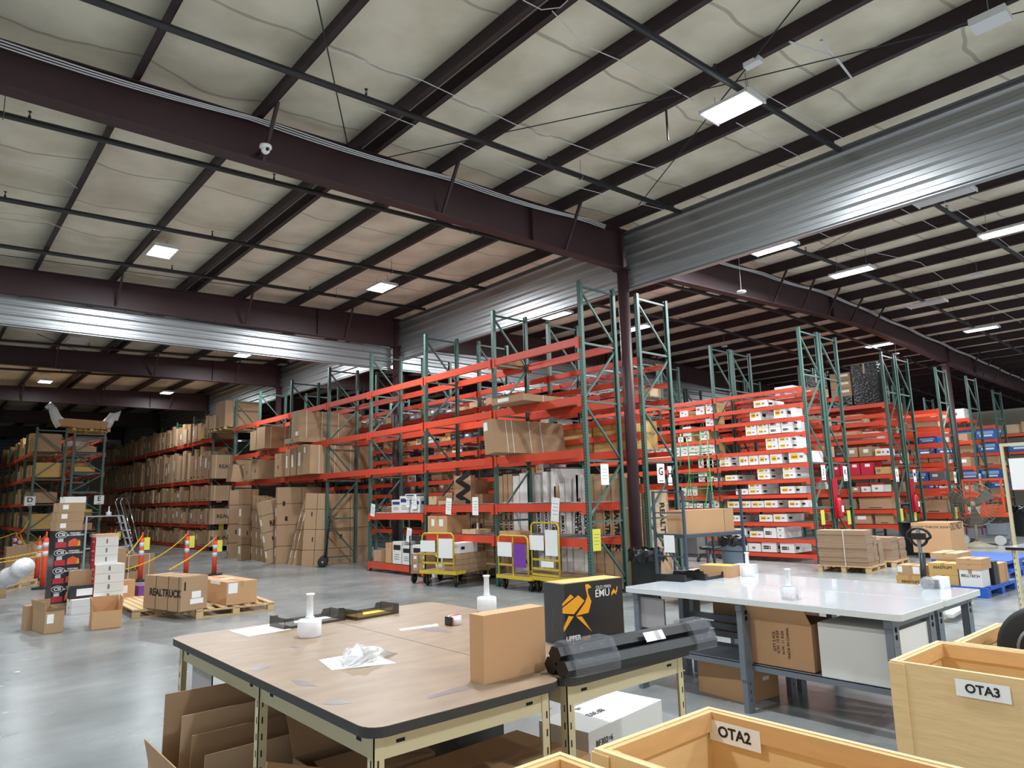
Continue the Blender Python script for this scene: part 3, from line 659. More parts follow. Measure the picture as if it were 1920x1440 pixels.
# upright tan carton, bird carton, tubes
p, rz, a, b = corner((908, 1284), (1024, 1255), (888, 1275), .9); h = HT(905, 1155, p)-.9
carton('plain tan flat carton standing upright at the front edge of the table', (908, 1284), (1024, 1255), (888, 1275), .9, h, CARDR, tape=False)
DGREY = mat('dark_printed_carton', (32, 34, 39), .28, noise=.1, scale=5); EMUO = mat('amber_print', (250, 172, 20), .4)
p, rz, a, b = corner((1056, 1211), (1171, 1190), (1011, 1205), .9); h = HT(1053, 1095, p)-.9
t = thing('printed_carton', 'dark grey carton printed with an amber running bird, wrapped in film', 'box', (p.x, p.y, .9), rz)
k = MB(); k.box(0, a, 0, b, 0, h-.004); k.build('carton_body', DGREY, t); k = MB(); k.box(.003, a-.003, .003, b-.003, h-.004, h); k.build('carton_top', CARD3, t)
def bp(pts, nm='printed_bird'):
    k = MB(); q = [((X-1055)/445*a, (556-(X-1055)*.16-Y)/(425+(X-1055)*-.03)*h) for X, Y in pts]; n = len(q)
    k.add([(x, -.0022, z) for x, z in q]+[(x, -.001, z) for x, z in q], [tuple(range(n)), tuple(range(n, 2*n))[::-1]]); k.build(nm, EMUO, t)
bp([(1057, 268), (1116, 202), (1138, 222), (1057, 285)]); bp([(1057, 298), (1170, 208), (1212, 246), (1135, 340), (1057, 335)])
bp([(1224, 160), (1222, 132), (1245, 128), (1267, 151), (1240, 163), (1240, 190), (1262, 250), (1238, 330), (1148, 352), (1214, 262), (1234, 215)])
bp([(1098, 352), (1132, 356), (1062, 462), (1060, 432)]); bp([(1150, 357), (1190, 356), (1258, 462)])
bp([(1412, 186), (1430, 158), (1448, 176), (1455, 140), (1462, 142), (1456, 180), (1440, 195), (1452, 200), (1430, 188), (1412, 210)])
text('OLD MAN', .056*a, (a*.67, -.003, h*.87), 'y-', WHITE, t); text('EMU', .125*a, (a*.65, -.003, h*.765), 'y-', WHITE, t, bold=.0005)
text('UPPER', .035, (a*.16, -.003, h*.09), 'y-', WHITE, t, bold=.001); text('ARM', .026, (a*.36, -.003, h*.06), 'y-', EMUO, t)
k = MB(); k.box(-.003, a*.04, -.002, b, .0, h+.002); k.box(-.004, 0, -.002, b+.002, 0, h); k.build('film_wrap', mat('film', (120, 126, 134), .1, alpha=.2, bump=.8, scale=30), t)
FILM = mat('shiny_film', (150, 156, 166), .08, alpha=.25, bump=1.0, scale=45)
q0 = PZ(1040, 1247, .945); q1 = PZ(1318, 1190, .945); d = (q1-q0); Lt = d.length
t = thing('tube_bundle', 'bundle of long black hexagonal cartons wrapped at both ends with film', 'tube bundle', (q0.x, q0.y, .901), math.atan2(d.y, d.x))
for (y, z, l0) in ((-.048, .038, 0), (.042, .038, .01), (-.003, .09, .0)):
    k = MB(); k.prism([(y+.042*math.cos(a_*PI/3), z-.004+.034*math.sin(a_*PI/3)*1.1) for a_ in range(6)], l0, Lt-l0, 'x'); k.build('tube', BLACK, t)
for x0, x1 in ((.04, .3), (Lt-.16, Lt-.01)):
    k = MB(); k.prism([(-.093, .001), (-.096, .05), (-.047, .13), (.042, .13), (.09, .05), (.088, .001)], x0, x1, 'x'); k.build('film_wrap', FILM, t)
for x, w in ((Lt*.55, .05), (Lt*.6, .03)):
    k = MB(); k.add([(x-w, -.079, .084), (x+w, -.079, .084), (x+w, -.054, .122), (x-w, -.054, .122)], [(0, 1, 2, 3)]) ; k.build('white_sticker', WHITE, t)
# cartons under the brown tables
def slab(label, x, y, z, l, w, th, rx, ry, rz, m=None, name='cardboard_sheet'):
    k = MB(); k.box(-l/2, l/2, -w/2, w/2, -th/2, th/2); o = k.build(name, m or CARD, None, (x, y, z)); o.rotation_euler = (rx, ry, rz); return tag(o, label, 'cardboard')
open_box('big open carton on the floor under the left end of the brown table', (1.02, 3.42, 0), (1.95, 3.42, 0), (1.02, 4.02, 0), 0, .40, flaps=[('x-', 12, .12)])
for i, (y, z, lean, ll) in enumerate([(3.94, .41, .02, 1.0), (3.80, .36, .05, .92), (3.68, .33, .1, .9), (3.54, .30, .06, .86)]):
    slab('long cardboard sheet standing in the open carton under the table, %s from behind' % ORD[i], 1.51, y, z, ll-.1, .004, .64-.06*i, lean, 0, .01*i, [CARD, CARD2, CARD, CARD2][i])
slab('large brown sheet leaning diagonally between the open cartons under the table', 1.4, 2.9, .3, .6, .006, .5, -.3, .35, .1, CARD)
open_box('closed-flap brown carton under the near corner of the table', (1.5, 2.98, 0), (2.03, 2.98, 0), (1.5, 3.4, 0), 0, .46, flaps=[('y+', 30, .22), ('y-', -80, .2), ('x+', -75, .2)])
carton('long brown carton in front under the near table edge', (1.62, 2.38, 0), (2.52, 2.42, 0), .5, 0, .47, CARDR)
k = MB(); k.box(0, .3, 0, .42, 0, .72); k.box(.3, .31, 0, .02, 0, .74); o = k.build('steel_cabinet', mat('dark_cabinet', (82, 86, 88), .4), None, (2.25, 3.1, 0)); tag(o, 'dark grey steel cabinet under the joint of the two brown tables', 'cabinet')
wz = .30
t = carton('white carton hand-marked BF302 under the second brown table', (1103, 1374), (1240, 1312), (1064, 1330), .12, .30, WBOX, at='top', tape=False,
           deco=[('x', 'z', .1, .7, .4, .6, 'BF302', INK, PI, 0, .06), ('x', 'z', .25, .55, .75, .95, 'x6', INK, PI, 0, .05), ('x', 'y-', .03, .35, .6, .9, 'BF302=6', INK, 0, 0, .045), ('x', 'y-', .03, .35, .35, .6, '(BF2=99)', INK, 0, 0, .04)])
k = MB(); k.box(0, .5, 0, .5, 0, .119); tag(k.build('carton', CARD, None, (t.location.x+.02, t.location.y+.02, 0), t.rotation_euler.z), 'low carton carrying the white hand-marked carton', 'box')
# wooden crates on casters
def crate(label, x0, x1, y0, y1, z1=.8, z0=.13, txt=None, inside=True):
    t = thing('wooden_crate', label, 'crate', (x0, y0, 0), 0, 'plywood crates on casters'); a, b = x1-x0, y1-y0; w = .02
    for (p0, p1, q0, q1) in ((0, w, 0, b), (a-w, a, 0, b), (w, a-w, 0, w), (w, a-w, b-w, b)):
        k = MB(); k.box(p0, p1, q0, q1, z0, z1); k.build('side_panel', PLY, t)
    for (p0, p1, q0, q1) in ((w, w+.022, w, b-w), (a-w-.022, a-w, w, b-w), (w+.022, a-w-.022, w, w+.022), (w+.022, a-w-.022, b-w-.022, b-w)):
        k = MB(); k.box(p0, p1, q0, q1, z1-.075, z1-.004); k.build('rim_board', PLYR, t)
    k = MB(); k.box(w, a-w, w, b-w, z0, z0+.02); k.build('floor_panel', PLY, t)
    for (x, y) in ((-.006, -.006), (-.006, b-.07), (a-.06, -.006), (a-.06, b-.07)):
        k = MB(); k.box(x, x+.066, y, y+.076, z0, z1-.01); k.build('corner_board', PLY, t) if x < 0 else None
    for (x, y) in ((.08, .08), (.08, b-.08), (a-.08, .08), (a-.08, b-.08)):
        k = MB(); k.lathe([(.01, -.015), (.048, -.015), (.048, .015), (.01, .015)], 14, (x, y, .048), 0, 'y'); k.box(x-.03, x+.03, y-.03, y+.03, .1, z0); k.box(x-.012, x+.012, y-.02, y-.016, .04, .1); k.build('caster', RUBBER, t)
    if txt:
        x = a-w-.022-.002 if inside else -.008
        yc = b-.14 if inside else b-.4; zc = z1-.07 if inside else z1-.075
        k = MB(); k.box(x, x+.0015, yc-.11, yc+.11, zc-.038, zc+.038); o = k.build('name_label', WHITE, t); o['label'] = 'white paper label'
        text(txt, .055, (x-.001, yc, zc), 'x-', INK, o, 'printed_text', bold=.0015)
    return t
PLYR = mat('rim_pine', (216, 172, 116), .6, noise=.15, scale=6, stretch=(1, 1, 5))
crate('open plywood crate labelled OTA2 on the inside, nearest the camera', 1.86, 2.54, .83, 1.77, txt='OTA2')
crate('open plywood crate labelled OTA3 on its outside at the right', 3.84, 4.5, .3, 1.575, txt='OTA3', inside=False)
c4 = PZ(1050, 1409, .8); crate('plywood crate corner at the bottom edge, left of the OTA2 crate', c4.x-.8, min(c4.x, 1.84), .6, c4.y)
c5 = PZ(1868, 1168, .8); crate('plywood crate holding a tyre, behind the OTA3 crate', 4.52, c5.x, .5, c5.y)
t = thing('tyre', 'black car tyre standing in the rear plywood crate', 'tyre', (4.95, 1.1, .6), 0)
k = MB(); k.lathe([(.14, -.08), (.22, -.095), (.245, -.08), (.25, -.04), (.25, .04), (.245, .08), (.22, .095), (.14, .08)], 40, (0, 0, 0), 0, 'x'); k.build('tread', RUBBER, t)
k = MB(); k.lathe([(.02, -.06), (.11, -.07), (.15, -.085), (.155, -.06), (.05, -.03)], 30, (0, 0, 0), 0, 'x'); k.build('rim', STEEL, t)
t.location = PX(1975, 1222, 4.9)
# on and under the grey benches
MESHB = mat('black_mesh_metal', (26, 26, 28), .4)
tray('black mesh desk tray at the far left of the grey bench', (1283, 1092), (1320, 1084), .3, .85, MESHB)
tray('black mesh desk tray nearer the small tan box on the grey bench', (1322, 1089), (1358, 1083), .3, .85, MESHB)
k = MB(); k.box(0, .1, 0, .12, 0, .06); k.lathe([(.04, 0), (.05, .05)], 14, (.17, .05, 0)); q = PZ(1290, 1086, .85); tag(k.build('desk_organizer', BLACK, None, (q.x+.05, q.y+.08, .855)), 'black cup and box inside the left mesh tray', 'organizer')
carton('small tan carton under a yellow slip on the grey bench', (1372, 1084), (1388, 1080), (1325, 1078), .85, .11, CARDR, tape=False, deco=[('yellow', 'z', .1, .9, .1, .9)])
carton('small white carton behind the pump bottle on the grey bench', (1405, 1078), (1422, 1075), (1388, 1073), .85, .09, WBOX, tape=False)
q = PZ(1746, 1103, .85); t = thing('tape_dispenser', 'tape dispenser with clear wheels and white box at the far right of the grey bench', 'tape dispenser', (q.x, q.y, .85), 0)
k = MB(); k.box(-.02, .1, -.06, .05, 0, .07); k.build('housing', STEEL, t); k = MB(); k.box(.0, .16, -.09, -.0, 0, .085); k.build('white_cover', WHITE, t); k = MB(); k.lathe([(.015, -.02), (.05, -.02), (.05, .02), (.015, .02)], 16, (-.07, 0, .05), 0, 'x'); k.build('clear_wheel', CLEAR, t)
open_box('open printed carton lying on the bench shelf, flap lifted', (5.1, 2.62, 0), (5.5, 2.62, 0), (5.1, 3.12, 0), .346, .34, CARDR, flaps=[('x-', 40, .18), ('y+', 60, .1)],
         deco=[('x', 'x-', .3, .5, .3, .8, 'QTY 2 PCS', INK, PI/2, 0, .03), ('x', 'x-', .36, .56, .3, .8, 'G.W. 13 KGS', INK, PI/2, 0, .03), ('x', 'x-', .45, .63, .3, .8, 'N.W. 11 KGS', INK, PI/2, 0, .03), ('x', 'x-', .55, .7, .3, .8, 'MADE IN CHINA', INK, PI/2, 0, .03)])
carton('large plain white carton under the right end of the grey bench', (5.08, 2.02, .346), (5.62, 2.02, .346), (5.08, 2.56, .346), .346, .37, WBOX, tape=False)
carton('brown carton on the floor under the left end of the grey bench', (5.2, 3.25, 0), (5.6, 3.2, 0), .5, 0, .29, CARDR, deco=[('label', 'y-', .5, .7, .5, .6)])
carton('wide brown carton on the far bench shelf, under the bench top', (5.85, 3.2, .36), (6.4, 3.2, .36), .75, .36, .36, CARD)
k = MB(); k.box(5.89, 6.42, 2.06, 4.05, .341, .35); tag(k.build('bench_shelf', CHAR), 'charcoal shelf under the rear grey bench', 'shelf')
for i in range(3):
    k = MB(); k.bar((5.72, 3.15, .40+.07*i), (5.72, 4.1, .40+.07*i), .05, .05); tag(k.build('steel_channel', CHAR), 'dark steel channel stacked at the back of the bench shelf, %s from below' % ORD[i], 'steel channel', 'steel channels on the bench shelf')
for lab, x, y in (('clear document pocket hanging under the left end of the brown table', 1.3, 4.32), ('clear document pocket hanging under the left end of the grey bench', 5.0, 4.2)):
    H = .86 if x < 2 else .8; t = thing('document_pocket', lab, 'document pocket', (x, y, H-.29)); k = MB(); k.box(0, .004, -.34, 0, 0, .26); k.build('sleeve', mat('grey_sleeve', (170, 164, 166), .3, alpha=.8), t)
    k = MB(); k.bar((0, -.34, 0), (0, 0, 0), .006, .006); k.bar((0, -.34, 0), (0, -.34, .26), .006, .006); k.build('sleeve_frame', BLACK, t); k = MB(); k.box(0, .003, -.3, -.28, .26, .29); k.box(0, .003, -.06, -.04, .26, .29); k.build('hanger_strip', BLACK, t)
# ---------------------------------------------------------------- stored goods: shared unit boxes, one object each
def unit(name, m, front=None, side=None, tape=True):
    """1x1x1 box; front face looks to -x; front/side: (s0, s1, t0, t1, slot) patches"""
    k = MB(); mats = [m, TAPE]; k.box(0, 1, 0, 1, 0, 1)
    if tape: k.box(0, 1, .46, .54, 1, 1.003, 1); k.box(-.003, 0, .46, .54, .82, 1.003, 1)
    for fc, L in (('f', front or ()), ('s', side or ())):
        for s0, s1, t0, t1, mt in L:
            if mt not in mats: mats.append(mt)
            i = mats.index(mt)
            if fc == 'f': k.box(-.004, 0, 1-s1, 1-s0, t0, t1, i)
            else: k.box(s0, s1, -.004, 0, t0, t1, i)
    return k.mesh(name, mats)
DKBOX = mat('dark_box', (44, 46, 52), .5, vary=.3); BLUEB = mat('blue_box', (46, 110, 196), .4, vary=.15); REDB = mat('red_box', (196, 34, 62), .5); MIDG = mat('mid_grey_box', (110, 112, 116), .5, vary=.3)
PURP = mat('purple_box', (120, 60, 160), .5)
U_W = unit('yellow_labelled_box', WBOX, [(.12, .52, .3, .75, YEL), (.16, .48, .42, .55, INK), (.62, .8, .4, .6, GINK)], [(.1, .3, .35, .65, INK)], tape=False)
U_WB = unit('black_labelled_box', WBOX, [(.12, .5, .52, .66, INK), (.12, .5, .32, .46, INK), (.55, .6, .3, .66, INK)], [(.1, .3, .35, .65, INK)], tape=False)
U_WP = unit('plain_white_box', WBOX, [(.3, .55, .35, .6, GINK)], tape=False)
U_S = unit('small_white_box', WBOX, [(.15, .45, .5, .75, GINK), (.6, .8, .3, .5, RED)], [(.02, .98, .04, .96, CARD3)], tape=False)
U_C = unit('brown_box', CARD, [(.3, .7, .08, .14, INK)])
U_CL = unit('labelled_brown_box', CARD, [(.35, .75, .4, .75, WHITE)])
U_CP = unit('pale_box', CARD2, [(.1, .9, .03, .06, TAPE)])
U_Y = unit('amber_box', CARD3, [(.1, .35, .3, .7, GINK)])
U_K = unit('dark_box', DKBOX, [(.3, .8, .5, .8, MIDG)], tape=False)
U_K2 = unit('grey_box', MIDG, [(.2, .6, .4, .7, WHITE)], tape=False)
U_R = unit('red_box', REDB, [(.35, .75, .62, .85, WHITE)], tape=False)
U_B = unit('blue_printed_box', BLUEB, [(.08, .92, .5, .8, mat('pale_blue', (150, 196, 236), .4)), (.2, .85, .25, .42, WHITE)], tape=False)
U_P = unit('purple_box', PURP, [(.2, .8, .3, .6, WHITE)], tape=False)
U_O = unit('orange_bin', ORANGE, tape=False)
def goods(me, name, label, x, y0, y1, z, h, d, group, cat='box', dx=0):
    o = put(name, me, None, (x+dx, y0, z)); o.scale = (d, y1-y0, h); return tag(o, label, cat, group)
# white boxes of rack J, given by their ends on the photograph and their heights
Jrows = {1: [(1414, 1440, .17, 1, U_W)], 2: [(1407, 1428, .27, 1, U_W), (1452, 1475, .27, 1, U_W), (1483, 1509, .27, 1, U_W)],
         3: [(1399, 1420, .15, 2, U_W), (1421, 1442, .15, 2, U_W), (1443, 1465, .15, 2, U_WB), (1466, 1488, .15, 2, U_WB), (1489, 1512, .15, 2, U_WB)],
         4: [(1437, 1460, .15, 2, U_W), (1461, 1485, .15, 2, U_W), (1486, 1514, .15, 2, U_W)],
         5: [(1350, 1371, .13, 2, U_W), (1387, 1404, .24, 1, U_W), (1405, 1423, .24, 1, U_W), (1424, 1443, .24, 1, U_W), (1445, 1468, .24, 1, U_W), (1480, 1514, .27, 1, U_W)],
         6: [(1360, 1383, .14, 1, U_W), (1421, 1445, .14, 2, U_W), (1469, 1493, .15, 2, U_W), (1494, 1520, .15, 2, U_W)],
         7: [(1380, 1403, .14, 1, U_W), (1404, 1429, .14, 2, U_W), (1464, 1491, .17, 1, U_W), (1492, 1523, .18, 1, U_W)],
         8: [(1364, 1388, .16, 1, U_W), (1389, 1408, .16, 1, U_W), (1409, 1433, .16, 1, U_W), (1434, 1459, .17, 1, U_W), (1479, 1502, .16, 1, U_W), (1503, 1526, .15, 1, U_WP)],
         9: [(1366, 1389, .15, 1, U_W), (1424, 1449, .17, 1, U_W), (1451, 1477, .18, 1, U_W)],
         10: [(1361, 1377, .22, 1, U_W), (1378, 1399, .22, 1, U_W), (1406, 1432, .15, 1, U_W), (1433, 1457, .24, 1, U_WB), (1458, 1472, .13, 2, U_WP), (1506, 1533, .2, 1, U_WP)],
         11: [(1392, 1403, .2, 1, U_WP), (1404, 1427, .2, 1, U_WP), (1429, 1457, .23, 1, U_WB), (1464, 1491, .22, 1, U_WB), (1492, 1533, .33, 1, U_WP)]}
vJ = [727, 757, 783, 811, 842, 870, 899, 928, 955, 983, 1015, 1043]
for lv, row in Jrows.items():
    z = JL[lv]; n = len(row)
    for i, (u0, u1, h, st, me) in enumerate(row):
        v = vJ[lv]+(1500-(u0+u1)/2)*(.20-.035*lv)
        y1, y0 = PX(u0, v, 16.08).y, PX(u1, v, 16.08).y
        if not (7.96 < y0 < 12.7): continue
        for s in range(st):
            lab = '%swhite box, rack J, %s shelf from top, %s from the end post' % ('' if st == 1 else ('lower ' if s == 0 else 'upper '), ORD[lv], ORD[n-1-i])
            goods(me, 'white_box', lab, 16.06, max(y0, 7.97), y1-.012, z+.02+s*(h+.004), h, .85, 'white boxes on the rack by sign J')
# left bay of rack J: small white and amber cartons
for lv, row in {1: [(1276, .16, 1), (1306, .22, 1), (1325, .14, 2)], 2: [(1324, .13, 2)], 3: [(1272, .14, 1), (1282, .2, 2), (1314, .13, 2)], 5: [(1310, .12, 3), (1320, .12, 3), (1330, .12, 3), (1338, .11, 2)], 6: [(1310, .13, 2), (1322, .13, 1), (1336, .09, 1)], 7: [(1278, .14, 2), (1292, .13, 2)], 8: [(1276, .16, 1), (1290, .12, 1), (1304, .12, 1), (1318, .12, 1), (1332, .2, 1)]}.items():
    for i, (u, h, st) in enumerate(row):
        v = vJ[lv]+(1500-u)*(.20-.035*lv); y = PX(u, v, 16.08).y
        for s in range(st):
            goods(U_S, 'small_white_box', 'small white box behind the green ladder, %s shelf, stack %s, %s in it' % (ORD[lv], ORD[i], ['lowest', 'second', 'third'][s]), 16.08, y-.26, y, JL[lv]+.02+s*(h+.003), h, .5, 'small white boxes in the left bay by sign J')
for c_ in range(9):
    for s in range(3):
        y = 10.47+c_*.255
        goods(U_S, 'small_white_box', 'small white carton in the solid block behind the ladder, %s row, %s column' % (ORD[s], ORD[c_]), 16.08, y, y+.25, JL[4]+.02+s*.113, .11, .5, 'solid wall of small white cartons by sign J')
# brown cartons of the F rack
def fillrow(xf, ys, z, hmin, hmax, wmin, wmax, depth, meshes, name, lab, group, jitter=.04, gap=.01, miss=0.0, ya=None, yb=99):
    """fills each bay between the uprights; lab ends with the level, bay and place are added"""
    for bi in range(len(ys)-1):
        y = max(ys[bi]+.07, ya or -99); end = min(ys[bi+1]-.07, yb); i = 0
        while y < end:
            w = rnd.uniform(wmin, wmax); h = rnd.uniform(hmin, hmax)
            if y+w > end: w = end-y
            if w < wmin*.6: break
            if rnd.random() >= miss:
                goods(rnd.choice(meshes), name, '%s, bay %s, place %s' % (lab, ORD[bi], ORD[i]), xf+rnd.uniform(-jitter, jitter), y, y+w-gap, z, h, depth*rnd.uniform(.88, 1), group); i += 1
            y += w
FN = ['top', 'second', 'third', 'fourth', 'floor']
for li, z in enumerate(FFL):
    top = 1.0 if li == 0 else FFL[li-1]-z-.16
    fillrow(8.66, FF_Y, z+.003, top*.6, top*.95, .16, .5, 1.1, [U_C, U_C, U_CP, U_C, U_CL], 'brown_carton', 'brown carton, %s level of rack F' % FN[li], 'brown cartons packed on the rack by sign F', .04)
# big printed near ends
def bigc(label, x0, x1, y0, y1, z0, z1, deco=(), straps=(), rx=0, m=None, axis='x', smt=None):
    t = thing('long_carton', label, 'box', (x0, y0, z0), 0); a, b, h = x1-x0, y1-y0, z1-z0
    carton_mesh(a, b, h, None, True, 'x').build('carton_body', [m or CARD, TAPE], t)
    for s in straps: hoop(t, a, b, h, s*a if axis == 'x' else s*b, smt or STRAP, axis=axis)
    for d in deco: decorate(t, a, b, h, *d)
    if rx: t.rotation_euler = (rx, 0, 0)
    return t
for i, (z, h, txt) in enumerate([(2.70, .95, 'REALTRUCK'), (2.70, .0, ''), (1.86, .6, ''), (.98, .6, 'REALTRUCK'), (.16, .62, 'BAK INDUSTRIES')]):
    if h: bigc('long brown carton end-on at the post by sign F, %s level' % ['upper', '', 'second', 'third', 'floor'][i], 8.66, 10.2, 27.62, 27.86, z, z+h*.95, [('x', 'y-', .15, .9, .35, .65, txt, INK, 0, .004, .2)] if txt else [], (.1, .42))
FG = 'long cartons lying across the front rack'
bigc('long carton with white straps leaning out of the front rack above the yellow carts', 8.22, 10.1, 10.05, 10.33, 2.52, 3.16, [('label', 'x-', .1, .5, .7, .95)], (.18, .26, .5, .66), 0).rotation_euler = (-.13, 0, .0)
bigc('flat carton lying across the second beam of the front rack near its end', 8.25, 9.9, 9.25, 10.15, 3.41, 3.53, [('label', 'x-', .2, .55, .25, .8)], (.3, .6))
bigc('small flat carton on the deep upper beam behind the front rack', 9.2, 9.9, 10.9, 11.5, 4.45, 4.57)
bigc('big strapped carton on the second beam, left part of the front rack', 8.3, 10.3, 19.0, 19.5, 3.56, 4.32, [('label', 'x-', .6, .95, .05, .2)], (.12, .36, .62))
bigc('flat carton under the big strapped carton on the second beam', 8.28, 10.1, 18.9, 19.9, 3.41, 3.55, [('grey', 'x-', .4, .6, .3, .7)])
bigc('printed carton with white straps left of the big strapped one', 8.3, 9.9, 21.5, 22.2, 3.41, 4.1, [('grey', 'y-', .3, .6, .35, .5)], (.12, .4))
bigc('plain carton left of the printed strapped carton on the second beam', 8.3, 9.7, 22.25, 22.75, 3.41, 4.02)
bigc('widest strapped carton on the third beam, left part of the front rack', 8.35, 10.6, 18.3, 18.75, 2.48, 3.28, [('label', 'x-', .1, .3, .75, .95)], (.12, .33, .55))
for i, (y0, y1, h) in enumerate([(18.85, 19.25, .85), (19.4, 19.7, .8), (19.8, 20.1, .78), (20.4, 20.9, .7), (22.2, 22.8, .62), (23.0, 23.5, .6)]):
    bigc('brown carton standing on the third beam, %s left of the widest strapped carton' % ORD[i], 8.4, 9.7, y0, y1, 2.48, 2.48+h, [('label', 'x-', .15, .5, .3, .75)] if i in (1, 2, 0) else [('hole', 'x-', .5, .6, .35, .5)])
bigc('printed carton tilting out at the far left end of the third beam', 8.5, 9.9, 25.0, 25.5, 2.5, 3.1, [('grey', 'y-', .4, .9, .4, .52)], (.3,)).rotation_euler = (0, .12, 0)
for i, (x0, y0, w, h, m) in enumerate([(8.6, 26.2, 1.3, .95, CARD), (8.55, 27.2, .8, .5, CARD2), (8.6, 28.6, .7, .45, CARD3)]):
    t = bigc(['tall carton on its own pallet on the top beams left of the front rack', 'pale carton on a pallet beside the tall palletised carton', 'short carton on the top beams left of the pale one'][i], x0, x0+w, y0, y0+w*.8, 4.58 if i < 2 else 4.3, 4.58+h if i < 2 else 4.3+h, m=m)
    if i < 2: pallet(['pine pallet under the tall carton on the top beams', 'pine pallet under the pale carton on the top beams'][i], (x0-.02, y0-.02, 4.45), (x0+w, y0-.02, 4.45), (x0-.02, y0+w*.8, 4.45), 4.45)
# cartons leaning on the floor against the front rack
def leaner(label, N, R, h, d, lean=.0, side=0, m=None, txt=None, straps=1, holes=((.3, .35),), z=0):
    p = PZ(N[0], N[1], 0); r = PZ(R[0], R[1], 0)-p if isinstance(R, tuple) else V((R, 0, 0)); a = r.length
    t = thing('flat_packed_carton', label, 'box', (p.x, p.y, .002), math.atan2(r.y, r.x), 'tall flat cartons leaning at the front rack')
    carton_mesh(a, d, h, None, False).build('carton_body', [m or CARD, TAPE], t)
    for s in (.3, .58, .86): hoop(t, a, d, h, 0, DSTRAP) if 0 else None
    k = MB()
    for q in (.22, .5, .78): k.box(-.003, a+.003, -.003, d+.003, q*h-.006, q*h+.006)
    k.build('strap', DSTRAP, t)
    k = MB(); k.box(a*.55-.006, a*.55+.006, -.003, 0, 0, h); k.build('vertical_strap', DSTRAP, t)
    for hx, hz in holes: decorate(t, a, d, h, 'hole', 'y-', hx, hx+.06, hz, hz+.06)
    for q in (.1, .35, .62): decorate(t, a, d, h, 'label', 'x-', .2, .7, q, q+.1)
    if txt: text(txt, .22, (a*.45, -.004, h*.62), 'y-', INK, t, bold=.006)
    t.rotation_euler = (lean, side, t.rotation_euler.z); return t
leaner('tall flat carton leaning leftmost against the front rack', (427, 1047), .7, 2.15, .12, -.03)
leaner('second tall flat carton from the left with a hand hole', (452, 1052), (483, 1048), 2.15, .14, -.02)
leaner('slim carton wedged behind the tilted R carton', (472, 1050), .5, 1.95, .1, -.05, .0)
leaner('second slim carton beside the tilted R carton', (482, 1052), .5, 1.9, .09, -.06, -.02)
leaner('third slim carton beside the tilted R carton', (492, 1054), .5, 1.85, .09, -.07, -.04)
leaner('pink-brown carton printed with R letters, tilted to its left', (505, 1057), (545, 1052), 1.75, .12, -.1, -.16, CARD2, 'RR')
leaner('widest upright flat carton at the middle of the leaning group', (517, 1057), (600, 1051), 2.15, .16, -.02, 0, None, None, 1, ((.12, .75), (.18, .55)))
leaner('steeply tilted slim carton with white labels', (541, 1059), .5, 1.95, .07, -.05, .26)
leaner('second steeply tilted slim carton beside the white-labelled one', (550, 1060), .6, 1.95, .07, -.05, .24)
leaner('upright flat carton right of the steeply tilted ones', (565, 1062), (606, 1060), 1.95, .16, -.03, .04, None, None, 1, ((.3, .68), (.4, .33)))
leaner('dark brown flat carton behind the hand truck', (612, 1058), 1.3, 1.92, .12, -.02)
# tall cartons standing inside the near bays of the front rack
def upright(label, x, y, w, d, h, m, txt, vert=True, side=0, z=.03, straps=True, sz=None, tm=None):
    t = thing('tall_carton', label, 'box', (x, y, z), 0, 'tall upright cartons behind the shelves of the front rack')
    carton_mesh(d, w, h, None, False).build('carton_body', [m, TAPE], t)
    if txt: text(txt, sz or w*.75, (-.003, w/2, h*.55), 'x-', tm or INK, t, rot=-PI/2, bold=w*.045)
    if straps:
        k = MB()
        for q in (.35, .72): k.box(-.003, d+.003, -.003, w+.003, q*h-.005, q*h+.005)
        k.build('strap', STRAP, t)
    t.rotation_euler = (side, 0, 0); return t
UP = [(8.36, .2, 1.95, CARD, 'REALTRUCK'), (8.58, .2, 1.9, CARD, 'REALTRUCK'), (8.80, .18, 2.02, CARD, ''), (9.0, .14, 2.05, CARD, 'ICERAM'), (9.16, .13, 2.0, WBOX, 'SOLID USA'), (9.31, .13, 2.05, WBOX, 'WORLDWIDE TRUCK'), (9.46, .13, 2.05, WBOX, 'TRUCK USA'), (9.61, .13, 2.0, WBOX, ''), (9.77, .13, 1.9, WBOX, 'SOLID USA'), (9.93, .12, 1.85, CARD, 'USA'), (10.08, .13, 2.2, WBOX, 'EXCEED USA'), (10.24, .13, 2.15, WBOX, 'EXCEED'), (10.4, .13, 2.1, WBOX, 'VISION USA'),
      (10.8, .28, 2.15, WBOX, ''), (11.1, .2, 2.1, WBOX, ''), (11.32, .14, 2.15, CARD, 'EXCEED USA'), (11.48, .14, 2.15, CARD, 'EXCEED USA'), (11.64, .14, 2.12, CARD, 'VISION USA'), (11.82, .12, 1.6, WBOX, ''), (12.0, .3, 1.5, CARD, ''), (12.35, .13, 1.75, CARD, 'GLASS'), (12.5, .13, 1.75, CARD, 'GLASS'), (12.65, .14, 1.7, CARD, 'GLASS'), (12.82, .14, 2.1, CARD, ''), (13.25, .2, 1.75, CARD, ''), (13.5, .3, 1.8, CARD, ''), (13.95, .25, 1.72, CARD, ''), (14.25, .2, 1.7, CARD, '')]
for i, (y, w, h, m, tx) in enumerate(UP):
    upright('%s upright carton%s inside the front rack, %s from its end' % ('white' if m is WBOX else 'brown', (' printed '+tx) if tx else '', ORD[i]), 9.72, y, w, 1.0 if i > 2 else .6, h, m, tx, side=(.04 if i in (6, 10) else -.05 if i in (12,) else 0))
upright('broad brown carton with a big sideways W in the second bay', 9.3, 12.22, .62, .12, .62, CARD, 'W', z=1.57, sz=.7, straps=False)
